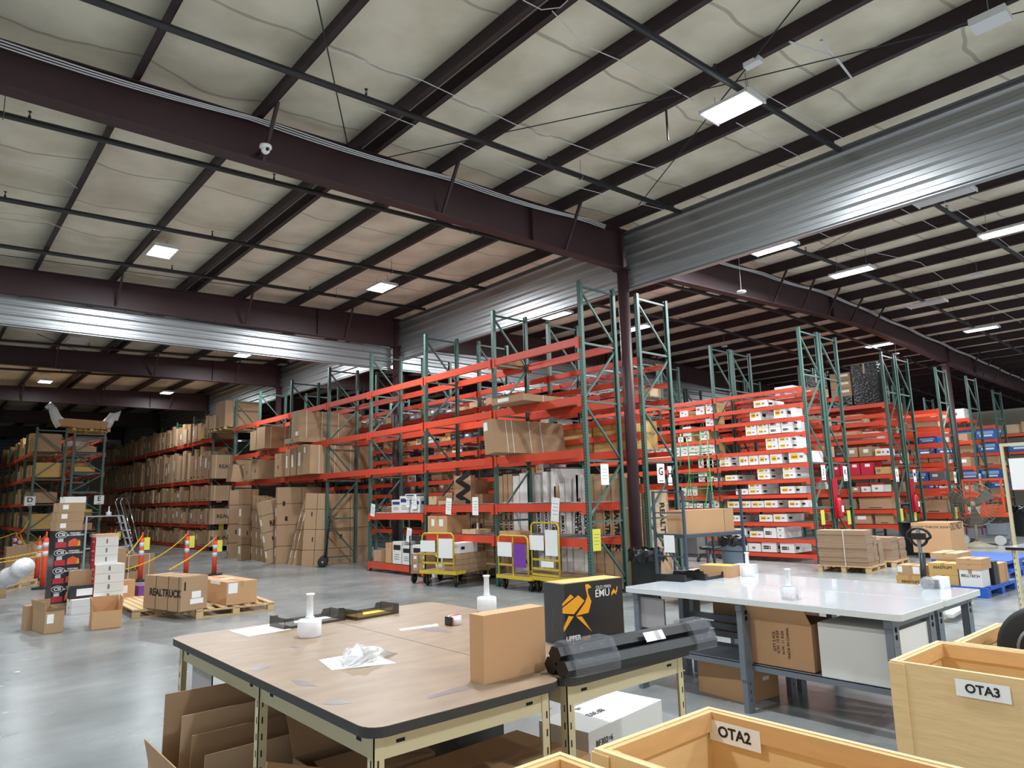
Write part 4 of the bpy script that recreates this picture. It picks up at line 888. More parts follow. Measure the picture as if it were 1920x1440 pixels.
# behind-the-end cartons by sign G
for i, (x, y, w, h, tx) in enumerate([(9.76, 8.5, .22, 2.0, ''), (10.42, 8.32, .62, 1.75, 'REALTRUCK'), (10.42, 9.0, .4, 1.9, ''), (10.42, 9.45, .5, 1.9, '')]):
    if i == 0: continue
    t = thing('tall_carton', ['', 'tall carton printed REALTRUCK standing under sign G', 'tall brown carton second behind sign G', 'tall brown carton third behind sign G'][i], 'box', (x, y, .005), 0, 'tall upright cartons under sign G')
    carton_mesh(.66, w*.8, h, None, False).build('carton_body', [CARD2 if i == 1 else CARD, TAPE], t)
    if i == 1:
        text('REALTRUCK', .2, (.45, -.004, h*.55), 'y-', INK, t, rot=-PI/2, bold=.006); k = MB()
        for q in (.3, .62, .85): k.box(-.003, .663, -.003, w*.8+.003, q*h-.004, q*h+.004)
        k.build('strap', STRAP, t)
for i, y in enumerate([8.35, 8.85, 9.35, 9.85]):
    upright('large brown carton standing behind the column by sign G, %s from the row end' % ORD[i], 10.36, y+(.01 if i else .0), .42, .0 or .05, 1.0, CARD, '', z=1.9) if 0 else None
bigc('big pale carton stored on the middle shelf by sign G', 10.34, 11.1, 8.5, 9.5, 2.53, 3.1, [('ink', 'y-', .1, .13, .2, .6), ('ink', 'y-', .2, .22, .2, .5)], m=CARD3)
bigc('second big pale carton behind the first on the shelf by sign G', 10.34, 11.1, 9.55, 10.5, 2.53, 3.1, [('ink', 'x-', .1, .13, .2, .6)], m=CARD3)
bigc('small tan carton high on the rack by sign G', 10.75, 11.1, 8.35, 8.75, 3.55, 3.72, m=CARD2)
# shelves of the first near bays: cartons, bottle, papers
carton('brown carton with white labels on the lower shelf of the third bay', (8.7, 12.55, .98), (9.15, 12.55, .98), (8.7, 13.0, .98), .97, .36, CARDR, deco=[('label', 'x-', .1, .5, .55, .75), ('label', 'y-', .3, .7, .6, .8)]) if 0 else None
SH = [('brown carton with white stickers on the lower wire shelf, second bay', 8.68, 9.25, 12.25, 12.98, .97, .36, CARDR), ('flat tan carton on the lower wire shelf right of the stickered carton', 8.7, 9.1, 11.0+.3, 11.75, .97, .09, CARD2), ('flat tan carton on the lower shelf beside the second post', 8.7, 9.05, 10.05, 10.55, .97, .08, CARDR),
      ('small tan carton on the upper wire shelf, left end', 8.72, 9.0, 12.7, 13.0, 1.57, .18, CARD2), ('flat tan carton on the upper wire shelf', 8.7, 9.1, 12.15, 12.6, 1.57, .08, CARDR)]
for l, x0, x1, y0, y1, z, h, m in SH:
    t = bigc(l, x0, x1, y0, y1, z, z+h, [('label', 'x-', .2, .35, .4, .8), ('label', 'x-', .6, .8, .4, .8)] if h > .3 else (), m=m)
def ream(label, x, y, z, a, b, h, blue=True, m=WBOX):
    t = thing('white_supply_box', label, 'box', (x, y, z), 0, 'white supply boxes on the low shelves'); carton_mesh(a, b, h, None, False).build('carton_body', [m, TAPE], t)
    decorate(t, a, b, h, 'blue' if blue else 'ink', 'x-', .1, .9, .62, .85); decorate(t, a, b, h, 'blue' if blue else 'ink', 'y-', .1, .9, .62, .85)
    for q in (.2, .3, .4): decorate(t, a, b, h, 'grey', 'x-', .2, .75, q, q+.03)
    return t
for i, (x, y, z, h) in enumerate([(8.72, 13.35, 1.4, .3), (8.72, 13.8, 1.4, .38), (8.8, 14.3, 1.4, .3), (8.68, 13.5, 1.7, .12)]): ream('white and blue supply box on the shelf of the fourth bay, %s from the post' % ORD[i], x, y, z, .35, .4, h)
for i, (x, y, z, h) in enumerate([(8.7, 13.25, .24, .45), (8.7, 13.68, .24, .42), (8.7, 14.1, .24, .5), (8.75, 12.55, .02, .52), (8.75, 12.98-.02, .0, .0)]):
    if h: ream('tall white supply box with a black band on the bottom shelf, %s in the row' % ORD[i], x, y, z, .38, .38, h, False)
t = bigc('narrow orange-brown carton on the bottom shelf left of the white boxes', 8.7, 9.0, 14.55, 14.8, .24, .7, m=CARDR); t = bigc('small open brown carton at the left of the bottom shelf', 8.75, 9.1, 15.1, 15.45, .24, .5, m=CARD)
def hang_paper(label, y, z, w=.2, h=.3, x=8.69, m=None, rx=0, axis='x'):
    t = thing('hanging_sheet', label, 'paper', (x, y, z), 0, 'white sheets taped on the orange beams'); k = MB()
    if axis == 'x': k.box(-.002, 0, -w/2, w/2, -h, 0)
    else: k.box(-w/2, w/2, -.002, 0, -h, 0)
    k.build('sheet', m or WHITE, t)
    for i in range(4):
        k = MB()
        if axis == 'x': k.box(-.003, -.002, -w*.35, w*(.35-.1*(i % 2)), -h*(.25+.15*i)-.004, -h*(.25+.15*i)+.004)
        else: k.box(-w*.35, w*(.35-.1*(i % 2)), -.003, -.002, -h*(.25+.15*i)-.004, -h*(.25+.15*i)+.004)
        k.build('text_line', GINK, t)
    t.rotation_euler = (rx, 0, 0); return t
for i, (u, v, h, rx) in enumerate([(700, 945, .3, .15), (765, 930, .26, 0), (776, 928, .32, -.1), (842, 934, .34, .1), (891, 932, .36, 0), (1042, 933, .42, .12), (768, 990, .32, .15), (1121, 880, .4, 0)]):
    p = PX(u, v, 8.69); hang_paper(['sheet on the upper shelf beam at the third post', 'sheet paired at left above the tan carton', 'wider sheet of the pair above the tan carton', 'slanted sheet right of the second post', 'straight sheet above the first yellow cart', 'largest sheet, near the end of the upper shelf beam', 'slanted sheet on the lower shelf beam', 'sheet'][i]+', white and printed', p.y, p.z, .2 if i != 1 else .14, h, 8.69, rx=rx) if i < 7 else None
p = PY(1133, 870, 8.185); hang_paper('white aisle sheet with black marks on the end frame of the front rack', p.x, p.z, .2, .36, 8.185, axis='y').location = (p.x, 8.185, p.z)
p = PY(1118, 992, 8.185); hang_paper('yellow notice on the end frame of the front rack', p.x, p.z, .2, .36, 8.185, YTAG, axis='y').location = (p.x, 8.185, p.z)
p = PX(886, 996, 8.72); bottle('small white pump bottle on the lower wire shelf over the first cart', 886, 996, .97, .9); bpy.data.objects['dispenser_bottle.004'].location = (8.85, p.y, .97)
# assorted goods deep in the G rack
Gm = [U_K, U_K, U_K2, U_C, U_CL, U_K, U_W, U_C, U_Y]
for li, z in enumerate(GL[1:]+[1.3, .9]):
    top = .2 if li else .3
    if li < 8: fillrow(10.36, G_Y, z+.02, .1, .22, .2, .5, .7, [U_K, U_C, U_K2, U_C] if li < 2 else Gm if li != 4 else Gm+[U_P], 'stored_box', 'small stored box, %s shelf of rack G' % ORD[li+1], 'assorted boxes on the shelves by sign G', .03, miss=.35 if li < 2 else .15, ya=10.7)
# right hall racks
def shelfrow(tag_, xf, lv, z, items, d=.6, rack_='L'):
    """items: (y0, y1, h, mesh, name)"""
    for i, (y0, y1, h, me, nm) in enumerate(items):
        goods(me, nm, '%s, rack %s, %s shelf from top, %s from the end post' % (nm.replace('_', ' '), rack_, ORD[lv], ORD[i]), xf, y0, y1, z+.02, h, d, 'boxes on the rack by sign '+rack_)
shelfrow('L', 21.02, 2, LL[2], [(8.7, 9.4, .25, U_CP, 'pale_carton'), (9.45, 9.9, .2, U_K2, 'grey_box')])
shelfrow('L', 21.02, 4, LL[4], [(8.3, 8.7, .2, U_WP, 'white_box'), (8.85, 10.0, .26, U_CP, 'pale_carton')])
shelfrow('L', 21.02, 5, LL[5], [(8.1, 8.4, .2, U_W, 'white_box'), (8.5, 8.85, .28, U_CL, 'labelled_carton'), (8.9, 9.25, .28, U_CL, 'labelled_carton'), (9.3, 9.6, .2, U_K, 'dark_box'), (9.65, 9.95, .16, U_K, 'dark_box')])
shelfrow('L', 21.02, 6, LL[6], [(8.05, 8.45, .2, U_Y, 'amber_carton'), (8.5, 8.85, .36, U_R, 'red_box'), (8.88, 9.2, .36, U_R, 'red_box'), (9.22, 9.45, .33, U_R, 'red_box'), (9.47, 9.7, .3, U_R, 'red_box'), (9.72, 10.0, .26, U_R, 'red_box')])
shelfrow('L', 21.02, 7, LL[7], [(8.3, 8.6, .2, U_WP, 'white_box'), (8.65, 8.9, .16, U_WP, 'white_box'), (8.95, 9.2, .16, U_CL, 'labelled_carton'), (9.3, 9.8, .3, U_K, 'dark_box')])
shelfrow('L', 21.02, 8, LL[8], [(8.1, 9.0, .32, U_C, 'brown_carton'), (9.1, 10.1, .3, U_C, 'brown_carton')])
shelfrow('L', 21.02, 9, LL[9], [(8.1, 8.6, .3, U_C, 'brown_carton'), (8.7, 9.3, .3, U_CL, 'labelled_carton'), (9.4, 10.0, .28, U_C, 'brown_carton')])
shelfrow('N', 25.32, 2, NL[2], [(8.1, 9.0, .28, U_CP, 'printed_carton'), (9.1, 9.9, .28, U_CP, 'printed_carton')], rack_='N')
shelfrow('N', 25.32, 4, NL[4], [(8.2, 8.7, .2, U_B, 'blue_box'), (8.8, 9.2, .2, U_K, 'dark_box')], rack_='N')
shelfrow('N', 25.32, 6, NL[6], [(8.05+.45*i, 8.46+.45*i, .27, U_C, 'brown_carton') for i in range(4)], rack_='N')
shelfrow('N', 25.32, 7, NL[7], [(8.1, 8.5, .28, U_K2, 'grey_box'), (8.55, 9.3, .3, U_B, 'blue_box'), (9.35, 9.7, .22, U_K, 'dark_box')], rack_='N')
shelfrow('N', 25.32, 9, NL[9], [(8.1, 8.9, .4, U_C, 'brown_carton'), (9.0, 9.6, .3, U_K, 'dark_box')], rack_='N')
for li, z in enumerate((4.1, 3.55, 3.02, 2.52, 1.95, 1.2)):
    if li == 0: continue
    shelfrow('P', 32.62, li, z, [(8.4+.75*i, 9.08+.75*i, .4, U_B if li < 5 and (i+li) % 3 else (U_Y if li == 4 else U_C), 'blue_box' if li < 5 and (i+li) % 3 else 'brown_carton') for i in range(5)], rack_='far right')
for li, z in enumerate((4.0, 3.2, 2.4, 1.6)): shelfrow('Q', 37.52, li, z, [(8.4+.9*i, 9.2+.9*i, .4, [U_CP, U_B, U_K][(li+i) % 3], ['pale_carton', 'blue_box', 'dark_box'][(li+i) % 3]) for i in range(5)], rack_='right edge')
# goods seen through the ends of the K, M and O racks (long sides face the aisle end)
for xb, zs, s in ((17.2, (4.05, 3.3, 2.5, 1.7, .9), 'K'), (22.05, (4.0, 3.2, 2.4, 1.5, .7), 'M'), (28.35, (4.1, 3.3, 2.4, 1.5, .7), 'O')):
    for li, z in enumerate(zs):
        for i in range(2):
            me, nm = rnd.choice([(U_C, 'brown_carton'), (U_WP, 'white_box'), (U_CL, 'labelled_carton'), (U_C, 'brown_carton')])
            goods(me, nm, '%s seen through the end of rack %s, %s level, %s inward' % (nm.replace('_', ' '), s, ORD[li], ORD[i]), xb, 8.15+i*.6, 8.65+i*.6, z+.005, rnd.uniform(.2, .38), .7, 'boxes behind the end frames by sign '+s)
p = PY(1895, 798, 8.2); t = bigc('large brown carton stencilled CHECKED at the right edge', 33.6, 36.6, 7.9, 8.2, 4.13, 4.62, [('x', 'y-', .1, .95, .2, .8, 'CHECKED', INK, 0, .01, .34)], m=CARD)
t.location = (37.4, 8.3, 4.02)
# black wrapped load on top of the rack by sign L
for i, (x0, x1, y0, y1, z1_, l) in enumerate([(21.05, 21.8, 8.12, 8.85, 5.35, 'black film wrapped load nearest the post on top of the rack by sign L'), (21.3, 21.8, 8.9, 9.55, 5.2, 'black film wrapped load behind the exposed cartons on rack L'), (21.05, 21.8, 9.6, 10.25, 5.25, 'black film wrapped load farthest on top of the rack by sign L')]):
    bigc(l, x0, x1, y0, y1, 4.15, z1_, m=BWRAP)
for i in range(3): bigc('brown carton stacked between the black wrapped loads, %s from below' % ORD[i], 21.05, 21.28, 8.9, 9.5, 4.45+.24*i, 4.68+.24*i, [('label', 'x-', .4, .9, .5, .8)])
bigc('black wrapped base under the exposed cartons on rack L', 21.05, 21.28, 8.9, 9.5, 4.15, 4.447, m=BWRAP)
# D and E racks
for li, z in enumerate((3.6, 2.75, 1.9, 1.05, .15)):
    top = .95 if li == 0 else .62
    fillrow(3.10, DE_Y, z+.003, top*.5, top*.9, .3, .9, .75, [U_Y, U_Y, U_C], 'amber_carton', 'amber carton, %s level of rack D' % ORD[li], 'amber cartons on the rack by sign D', .02)
for li, z in enumerate(DEL):
    if li == 0: continue
    fillrow(4.2, DE_Y[:4], z+.02, .15, .4 if li != 1 else .3, .3, .8, .7, [U_Y, U_C, U_K, U_Y], 'amber_carton', 'carton, %s steel deck of rack E' % ORD[li], 'cartons on the rack by sign E', .02, miss=.2)
fillrow(1.25, [33, 35.5, 38, 40.5, 43], 3.705, .4, .9, .4, .9, .78, [U_Y, U_C], 'amber_carton', 'amber carton, top level of the dim far left rack', 'amber cartons on the far left rack', .02)
fillrow(1.25, [33, 35.5, 38, 40.5, 43], 2.805, .4, .7, .4, .9, .78, [U_Y, U_C], 'amber_carton', 'amber carton, second level of the dim far left rack', 'amber cartons on the far left rack', .02)
# ---------------------------------------------------------------- carts, cans, ladders and loads on the floor
CARTY = mat('cart_yellow', (206, 178, 52), .45, noise=.2, scale=9)
WOODD = mat('worn_deck_wood', (150, 128, 100), .7, noise=.2, scale=6)
SLATE = mat('slate_steel', (66, 78, 92), .4)
def wheel(t, x, y, r, w=.04, name='wheel', rz=0):
    k = MB(); k.lathe([(r*.55, -w/2), (r*.92, -w/2), (r, -w*.3), (r, w*.3), (r*.92, w/2), (r*.55, w/2)], 22, (0, 0, 0), 0, 'y'); k.lathe([(r*.1, -w*.55), (r*.5, -w*.4), (r*.58, -w*.3), (r*.58, w*.3), (r*.5, w*.4), (r*.1, w*.55)], 16, (0, 0, 0), 1, 'y')
    o = k.build(name, [RUBBER, STEEL], t, (x, y, r)); o.rotation_euler = (0, 0, rz); return o
def platform_cart(label, N, R, L, zd, hh, frame, wr=.11, slats=(.45, .62), sheets=(), hx=0, minb=None):
    p, rz, a, b = corner(N, R, L, zd); b = max(b, minb or 0); t = thing('platform_cart', label, 'cart', (p.x, p.y, 0), rz, 'yellow platform carts')
    k = MB(); k.box(0, a, 0, b, zd-.05, zd); k.build('deck', WOODD, t)
    for (x0, x1, y0, y1) in ((-.02, 0, -.02, b+.02), (a, a+.02, -.02, b+.02), (0, .3, -.02, 0)): k = MB(); k.box(x0, x1, y0, y1, zd-.06, zd+.005); k.build('deck_rail', CARTY, t)
    for i, (x, y) in enumerate(((.12, .08), (.12, b-.08), (a*.55, .08), (a*.55, b-.08), (a-.12, b/2))):
        w = wheel(t, x, y, wr, .045, 'caster', .5 if i < 2 else 0); k = MB(); k.box(-.02, .02, -.035, -.03, -.02, zd-.06-wr); k.box(-.02, .02, .03, .035, -.02, zd-.06-wr); k.box(-.045, .045, -.045, .045, zd-.08-wr, zd-.05-wr); k.build('fork', CARTY, w)
    # handle: inverted U in the plane x = hx
    k = MB(); r = .09; pts = [(hx, .04, zd-.03)]+[(hx, .04, hh-r)]+[(hx, .04+r-r*math.cos(g), hh-r+r*math.sin(g)) for g in [PI/8*i for i in range(1, 5)]]+[(hx, b-.04-r+r*math.sin(g), hh-r+r*math.cos(g)) for g in [PI/8*i for i in range(0, 5)]]+[(hx, b-.04, zd-.03)]
    k.tube(pts, .016, 8); k.build('handle', CARTY, t)
    k = MB(); k.box(hx-.005, hx+.005, b/2-.015, b/2+.015, zd, hh) if frame else None
    for q in slats: k.box(hx-.005, hx+.005, .04, b-.04, q-.018, q+.018)
    k.build('handle_brace', CARTY, t)
    for (y0, y1, z0, z1, m) in sheets:
        k = MB(); k.box(hx-.03, hx-.026, y0*b, y1*b, z0, z1); k.build('clip_sheet', m, t)
    return t, p, rz, a, b
t1, p1, z1, a1, b1 = platform_cart('yellow platform cart loaded with small brown cartons under the front rack shelf', (854, 1072), (965, 1054), (816, 1065), .30, 1.02, True, sheets=[(.55, .98, .66, .88, WHITE), (.05, .45, .55, .92, WHITE)])
t2, p2, z2, a2, b2 = platform_cart('empty yellow cart with purple poster on its handle, nearest the second post', (994, 1083), (1100, 1070), (948, 1075), .26, .98, True, sheets=[(.5, .95, .6, .86, WHITE), (.08, .45, .42, .84, PURP)])
t3, p3, z3, a3, b3 = platform_cart('tall yellow cart with price sheets, beside the purple poster cart', (1053, 1086), (1150, 1074), (1003, 1079), .28, 1.22, False, slats=(.42, .58, .32), sheets=[(.5, .98, .74, 1.0, WHITE), (.05, .45, .66, 1.1, WHITE), (.2, .6, .46, .56, WHITE)])
for r in range(3):
    for c_ in range(5):
        q = p1+Matrix.Rotation(z1, 3, 'Z') @ V((.08+c_*.2, .04, 0)); o = put('small_brown_carton', U_C, None, (q.x, q.y, .302+r*.105), z1); o.scale = (.19, .3, .1)
        tag(o, 'small brown carton on the loaded yellow cart, %s layer, %s from its handle' % (ORD[r], ORD[c_]), 'box', 'small brown cartons on the yellow cart')
q = p1+Matrix.Rotation(z1, 3, 'Z') @ V((.2, .06, 0)); o = put('white_box', U_WB, None, (q.x, q.y, .62), z1); o.scale = (.6, .3, .2); tag(o, 'white box on top of the small cartons on the yellow cart', 'box')
pc, rc, ac, bc = corner((824, 1080), (850, 1074), (797, 1074), .16)
t = thing('hand_cart', 'low dark cart of banded cartons left of the loaded yellow cart', 'cart', (pc.x-.15, pc.y+.25, 0), rc)
k = MB(); k.box(0, .8, 0, .4, .2, .24); k.build('deck', WOODD, t)
for x, y in ((.1, .06), (.1, .34), (.7, .06), (.7, .34)): wheel(t, x, y, .1, .04, 'wheel')
k = MB(); k.tube([(0, .02, .2), (0, .02, .95), (0, .38, .95), (0, .38, .2)], .015, 8); k.build('handle', BLACK, t)
for i, (y, z) in enumerate(((.02, .245), (.2, .245), (.02, .42), (.2, .42))):
    q = V(t.location)+Matrix.Rotation(rc, 3, 'Z') @ V((.03, y, z)); o = put('banded_carton', U_CL, None, q, rc); o.scale = (.4, .17, .17); tag(o, 'banded carton with white label on the low dark cart, %s' % ['lower right', 'lower left', 'upper right', 'upper left'][i], 'box', 'banded cartons on the low cart')
# hand truck
q = PZ(607, 1063, 0); t = thing('hand_truck', 'black two-wheeled hand truck leaning at the front rack post', 'hand truck', (q.x, q.y, 0), -.5)
for y in (0, .36):
    k = MB(); k.tube([(.02, y, .12), (.12, y, 1.2), (.1, y+(.05 if y == 0 else -.05), 1.32)], .016, 8); k.build('side_rail', BLACK, t)
    wheel(t, -.03, -.07 if y == 0 else .43, .13, .07)
for z in (.3, .6, .9, 1.2): k = MB(); k.bar((.03+z*.09, 0, z), (.03+z*.09, .36, z), .02, .02); k.build('crossbar', BLACK, t)
k = MB(); k.box(-.2, .03, .0, .36, .015, .025); k.build('toe_plate', STEEL, t); k = MB(); k.box(.105, .11, .08, .26, 1.0, 1.25); k.build('sheet', WHITE, t)
# trash cans
def can(label, u, v, r, h, m, bag=True, sq=False, x=None):
    q = x or PZ(u, v, 0); t = thing('trash_can', label, 'trash can', (q.x, q.y, 0), .2)
    k = MB(); n = 4 if sq else 28; k.lathe([(r*.8, .0), (r*.8, .01), (r, h), (r*1.04, h), (r*1.04, h+.02), (r*.97, h+.02), (r*.78, .03)], n, (0, 0, 0), 0, 'z', not sq); k.build('can_body', m, t)
    if bag:
        k = MB(); vs = []; N_ = 28
        for i, (rr, z) in enumerate([(r*1.1, h-.14), (r*1.13, h-.06), (r*1.1, h+.03), (r*1.0, h+.06), (r*.93, h-.02), (r*.85, h-.12)]):
            for j in range(N_): g = 2*PI*j/N_; w = 1+.05*math.sin(j*2.3+i*1.7); vs.append((rr*w*math.cos(g), rr*w*math.sin(g), z+.025*math.sin(j*1.9+i)))
        k.add(vs, [(i*N_+j, i*N_+(j+1) % N_, (i+1)*N_+(j+1) % N_, (i+1)*N_+j) for i in range(5) for j in range(N_)]); k.build('bin_liner', BWRAP, t)
    return t
can('black trash can with a crumpled liner beside the maroon column', 1212, 1092, .26, .72, mat('dark_can', (44, 46, 46), .5), x=V((9.45, 7.62, 0)))
can('grey-blue trash can with a black liner right of the dark picking cart', 1370, 1063, .27, .68, mat('blue_grey_can', (112, 128, 142), .5), x=V((13.75, 8.68, 0)))
can('round black bin behind the stacks of flat cartons', 1718, 1040, .33, .8, BLACK, False)
can('black lined can at the right edge behind the small bench', 1905, 1012, .36, .95, BLACK, True, x=V((28.6, 6.9, 0)))
# dark picking cart with a tan carton
p, rz, a, b = corner((1272, 1120), (1352, 1095), (1214, 1108), 0)
p = V((8.95, 6.45, 0)); rz = -.12; a, b = 1.35, .62
t = thing('picking_cart', 'dark slate picking cart with end ladders carrying a tan carton', 'cart', (p.x, p.y, 0), rz)
for x in (0, a):
    for y in (0, b): k = MB(); k.box(x-.018, x+.018, y-.018, y+.018, .08, 1.72); k.build('post', SLATE, t); wheel(t, x, y, .05, .03, 'caster')
    for z in (1.70, 1.38, 1.05, .72, .4, .14): k = MB(); k.bar((x, 0, z), (x, b, z), .018, .018); k.build('rung', SLATE, t)
for z in (1.05, .16):
    k = MB(); k.box(0, a, 0, b, z-.05, z); k.build('shelf', SLATE, t)
k = MB(); k.box(-.022, -.02, .2, .42, .78, 1.04); k.build('sheet', WHITE, t)
def on(t, off): return V(t.location)+Matrix.Rotation(t.rotation_euler.z, 3, 'Z') @ V(off)
q = on(t, (.12, .1, 1.052)); bigo = thing('carton', 'long tan carton lying on the dark picking cart', 'box', q, rz); carton_mesh(1.15, .36, .36, None, False).build('carton_body', [CARDR, TAPE], bigo); decorate(bigo, 1.15, .36, .36, 'dstrap', 'y-', .8, .805, 0, 1)
# desk and stool behind the picking cart
q = PZ(1290, 1050, 0); t = thing('desk', 'small light-topped desk with grey drawers behind the picking cart', 'desk', (12.5, 9.3, 0), 0)
k = MB(); k.box(0, 1.3, 0, .7, .88, .93); k.build('desk_top', GREYE, t); k = MB(); k.box(.9, 1.25, .05, .65, .35, .88); k.build('drawer_unit', STEEL, t); k = MB(); k.box(.85, 1.1, .3, .34, .93, 1.22); k.build('monitor', MIDG, t)
for x, y in ((.04, .04), (1.26, .04), (.04, .66), (1.26, .66)): k = MB(); k.box(x-.02, x+.02, y-.02, y+.02, 0, .88); k.build('leg', SLATE, t)
t = thing('stool', 'black drafting stool in front of the small desk', 'stool', (12.4, 8.35, 0), 0)
k = MB(); k.lathe([(.2, 0), (.22, .03), (.2, .06)], 20, (0, 0, .55)); k.build('seat', BLACK, t); k = MB(); k.tube([(0, 0, .08), (0, 0, .56)], .025, 10); k.build('post', STEEL, t)
for i in range(5): k = MB(); g = i*2*PI/5; k.bar((0, 0, .09), (.28*math.cos(g), .28*math.sin(g), .06), .03, .02); k.lathe([(.03, -.015), (.03, .015)], 10, (.28*math.cos(g), .28*math.sin(g), .03), 0, 'y'); k.build('leg', BLACK, t)
for i, (x, y, w, d, h) in enumerate([(10.75, 7.5, .5, .4, .3), (11.35, 7.45, .35, .4, .22), (10.7, 7.95, .5, .5, .16)]): bigc('brown carton on the floor between trash can and picking cart, %s' % ['nearest', 'rightmost', 'rear'][i], x, x+w, y, y+d, 0, h, m=CARD2)
# green rolling ladder
GLAD = mat('ladder_green', (70, 150, 90), .45)
t = thing('rolling_ladder', 'green tubular rolling ladder in front of the left bay by sign J', 'ladder', (15.0, 10.45, 0), 0)
for y in (0, .62):
    k = MB(); k.tube([(0, y, .1), (.75, y, 2.2), (.75, y, 3.2), (.45, y, 3.25), (.35, y, 2.4)], .017, 8); k.build('side_rail', GLAD, t); k = MB(); k.tube([(.75, y, 2.2), (.95, y, .1)], .017, 8); k.build('rear_leg', GLAD, t); k = MB(); k.tube([(.1, y, .35), (.9, y, .6)], .012, 6); k.build('brace', GLAD, t)
    for x in (0, .95): wheel(t, x, y, .06, .03)
for i in range(7): k = MB(); z = .3+i*.3; x = .0+(z-.1)*.357; k.box(x-.02, x+.12, .02, .6, z-.012, z+.012); k.build('step', GLAD, t)
k = MB(); k.tube([(.75, 0, 3.2), (.75, .62, 3.2)], .015, 8); k.tube([(.75, 0, 2.75), (.75, .62, 2.75)], .015, 8); k.build('guard_rail', GLAD, t); k = MB(); k.box(.5, .78, 0, .62, 2.18, 2.2); k.build('platform', GLAD, t)
# flat carton stacks on pallets
FLAT = mat('flat_carton_edges', (166, 138, 112), .85, noise=.12, scale=60, stretch=(.3, .3, 1), vary=.08)
def flatstack(label, q, rz, a, b, h, n=9):
    t = thing('flat_carton_stack', label, 'carton stack', q, rz); z = 0
    for i in range(n):
        dz = h/n; k = MB(); dx, dy = rnd.uniform(-.012, .012), rnd.uniform(-.012, .012)
        for j in range(3): k.box(dx, a+dx, dy, b+dy, z+j*dz/3, z+(j+1)*dz/3-.004)
        k.build('carton_bundle', FLAT, t); z += dz
    k = MB(); k.box(-.016, a+.016, b*.45, b*.46, -.0, h+.002); k.build('strap', STRAP, t); return t
wide = PZ(1552, 1056, .13)-PZ(1628, 1067, .13); 
P1 = V((14.72, 6.22, 0)); A1 = .12; B1 = Matrix.Rotation(A1, 3, 'Z')
def loc(p_): q = P1+B1 @ V(p_); return (q.x, q.y, q.z)
pallet('pine pallet under the tall stack of flat cartons beside the rack by sign K', loc((0, 0, 0)), loc((1.15, 0, 0)), loc((0, 1.02, 0)), 0)
flatstack('tall wide stack of flat brown cartons left on the first pine pallet', loc((.02, .03, .132)), A1, .45, .95, .72, 8)
flatstack('medium stack of flat cartons behind the tall one on the first pine pallet', loc((.5, .03, .132)), A1, .26, .9, .58, 7)
flatstack('low stack of flat cartons at the far end of the first pine pallet', loc((.8, .02, .132)), A1, .3, .9, .5, 6)
pallet('second pine pallet of flat cartons, to the right behind the first', loc((1.45, -.1, 0)), loc((2.6, -.1, 0)), loc((1.45, .9, 0)), 0)
flatstack('rounded stack of flat cartons on the second pine pallet, left one', loc((1.48, -.05, .132)), A1, .5, .85, .5, 6)
flatstack('rounded stack of flat cartons on the second pine pallet, right one', loc((2.02, -.07, .132)), A1, .5, .85, .46, 6)
# big carton with marker lettering
pallet('pine pallet under the large marked carton', (1786, 1040), (1815, 1034), (1700, 1036), 0)
p, rz, a, b = corner((1786, 1038), (1812, 1031), (1712, 1036), .13); b = min(b, 1.5)
h = HT(1778, 981, p)-.13
t = thing('large_carton', 'large brown carton hand-marked DO NOT THROW AWAY on a pallet', 'box', (p.x, p.y, .131), rz); carton_mesh(a, b, h, None, False).build('carton_body', [CARDR, TAPE], t)
text('DO NOT THROW AWAY', b*.095, (-.004, b*.5, h*.86), 'x-', DSTRAP, t); text('DO NOT', a*.2, (a*.5, -.004, h*.86), 'y-', DSTRAP, t)
# fire extinguishers and yellow tags
REDX = mat('extinguisher_red', (176, 28, 44), .3)
for i, (x, y) in enumerate(((17.1, 7.8), (22.0, 7.83))):
    t = thing('fire_extinguisher', ['red fire extinguisher with backboard on the post by sign K', 'red fire extinguisher with backboard on the post by sign M'][i], 'fire extinguisher', (x, y, 1.0), 0)
    k = MB(); k.lathe([(.0, 0), (.07, .01), (.08, .05), (.08, .42), (.05, .48), (.02, .5)], 20); k.build('cylinder_body', REDX, t); k = MB(); k.tube([(0, 0, .5), (0, 0, .55), (.06, -.02, .56)], .014, 8); k.build('valve_handle', BLACK, t)
    k = MB(); k.box(-.13, .13, .045, .06, .0, .95); k.build('backboard', REDX, t); k = MB(); k.box(-.05, .05, -.084, -.08, .15, .3); k.build('white_label', WHITE, t)
for i, (u, v, y) in enumerate(((1544, 970, 7.86), (1593, 970, 7.86), (1692, 965, 7.9), (1717, 965, 7.9), (1794, 962, 7.9), (1900, 960, 8.25), (415, 985, 27.84))):
    q = PY(u, v, y); o = MB().box(-.09, .09, -.002, .002, -.17, .17).build('yellow_tag', YTAG, None, (q.x, y+.012, q.z)); tag(o, 'yellow load notice hung on the frame by sign %s' % ['J', 'K', 'L', 'M', 'N', 'at the right edge', 'F'][i], 'notice', 'yellow load notices')
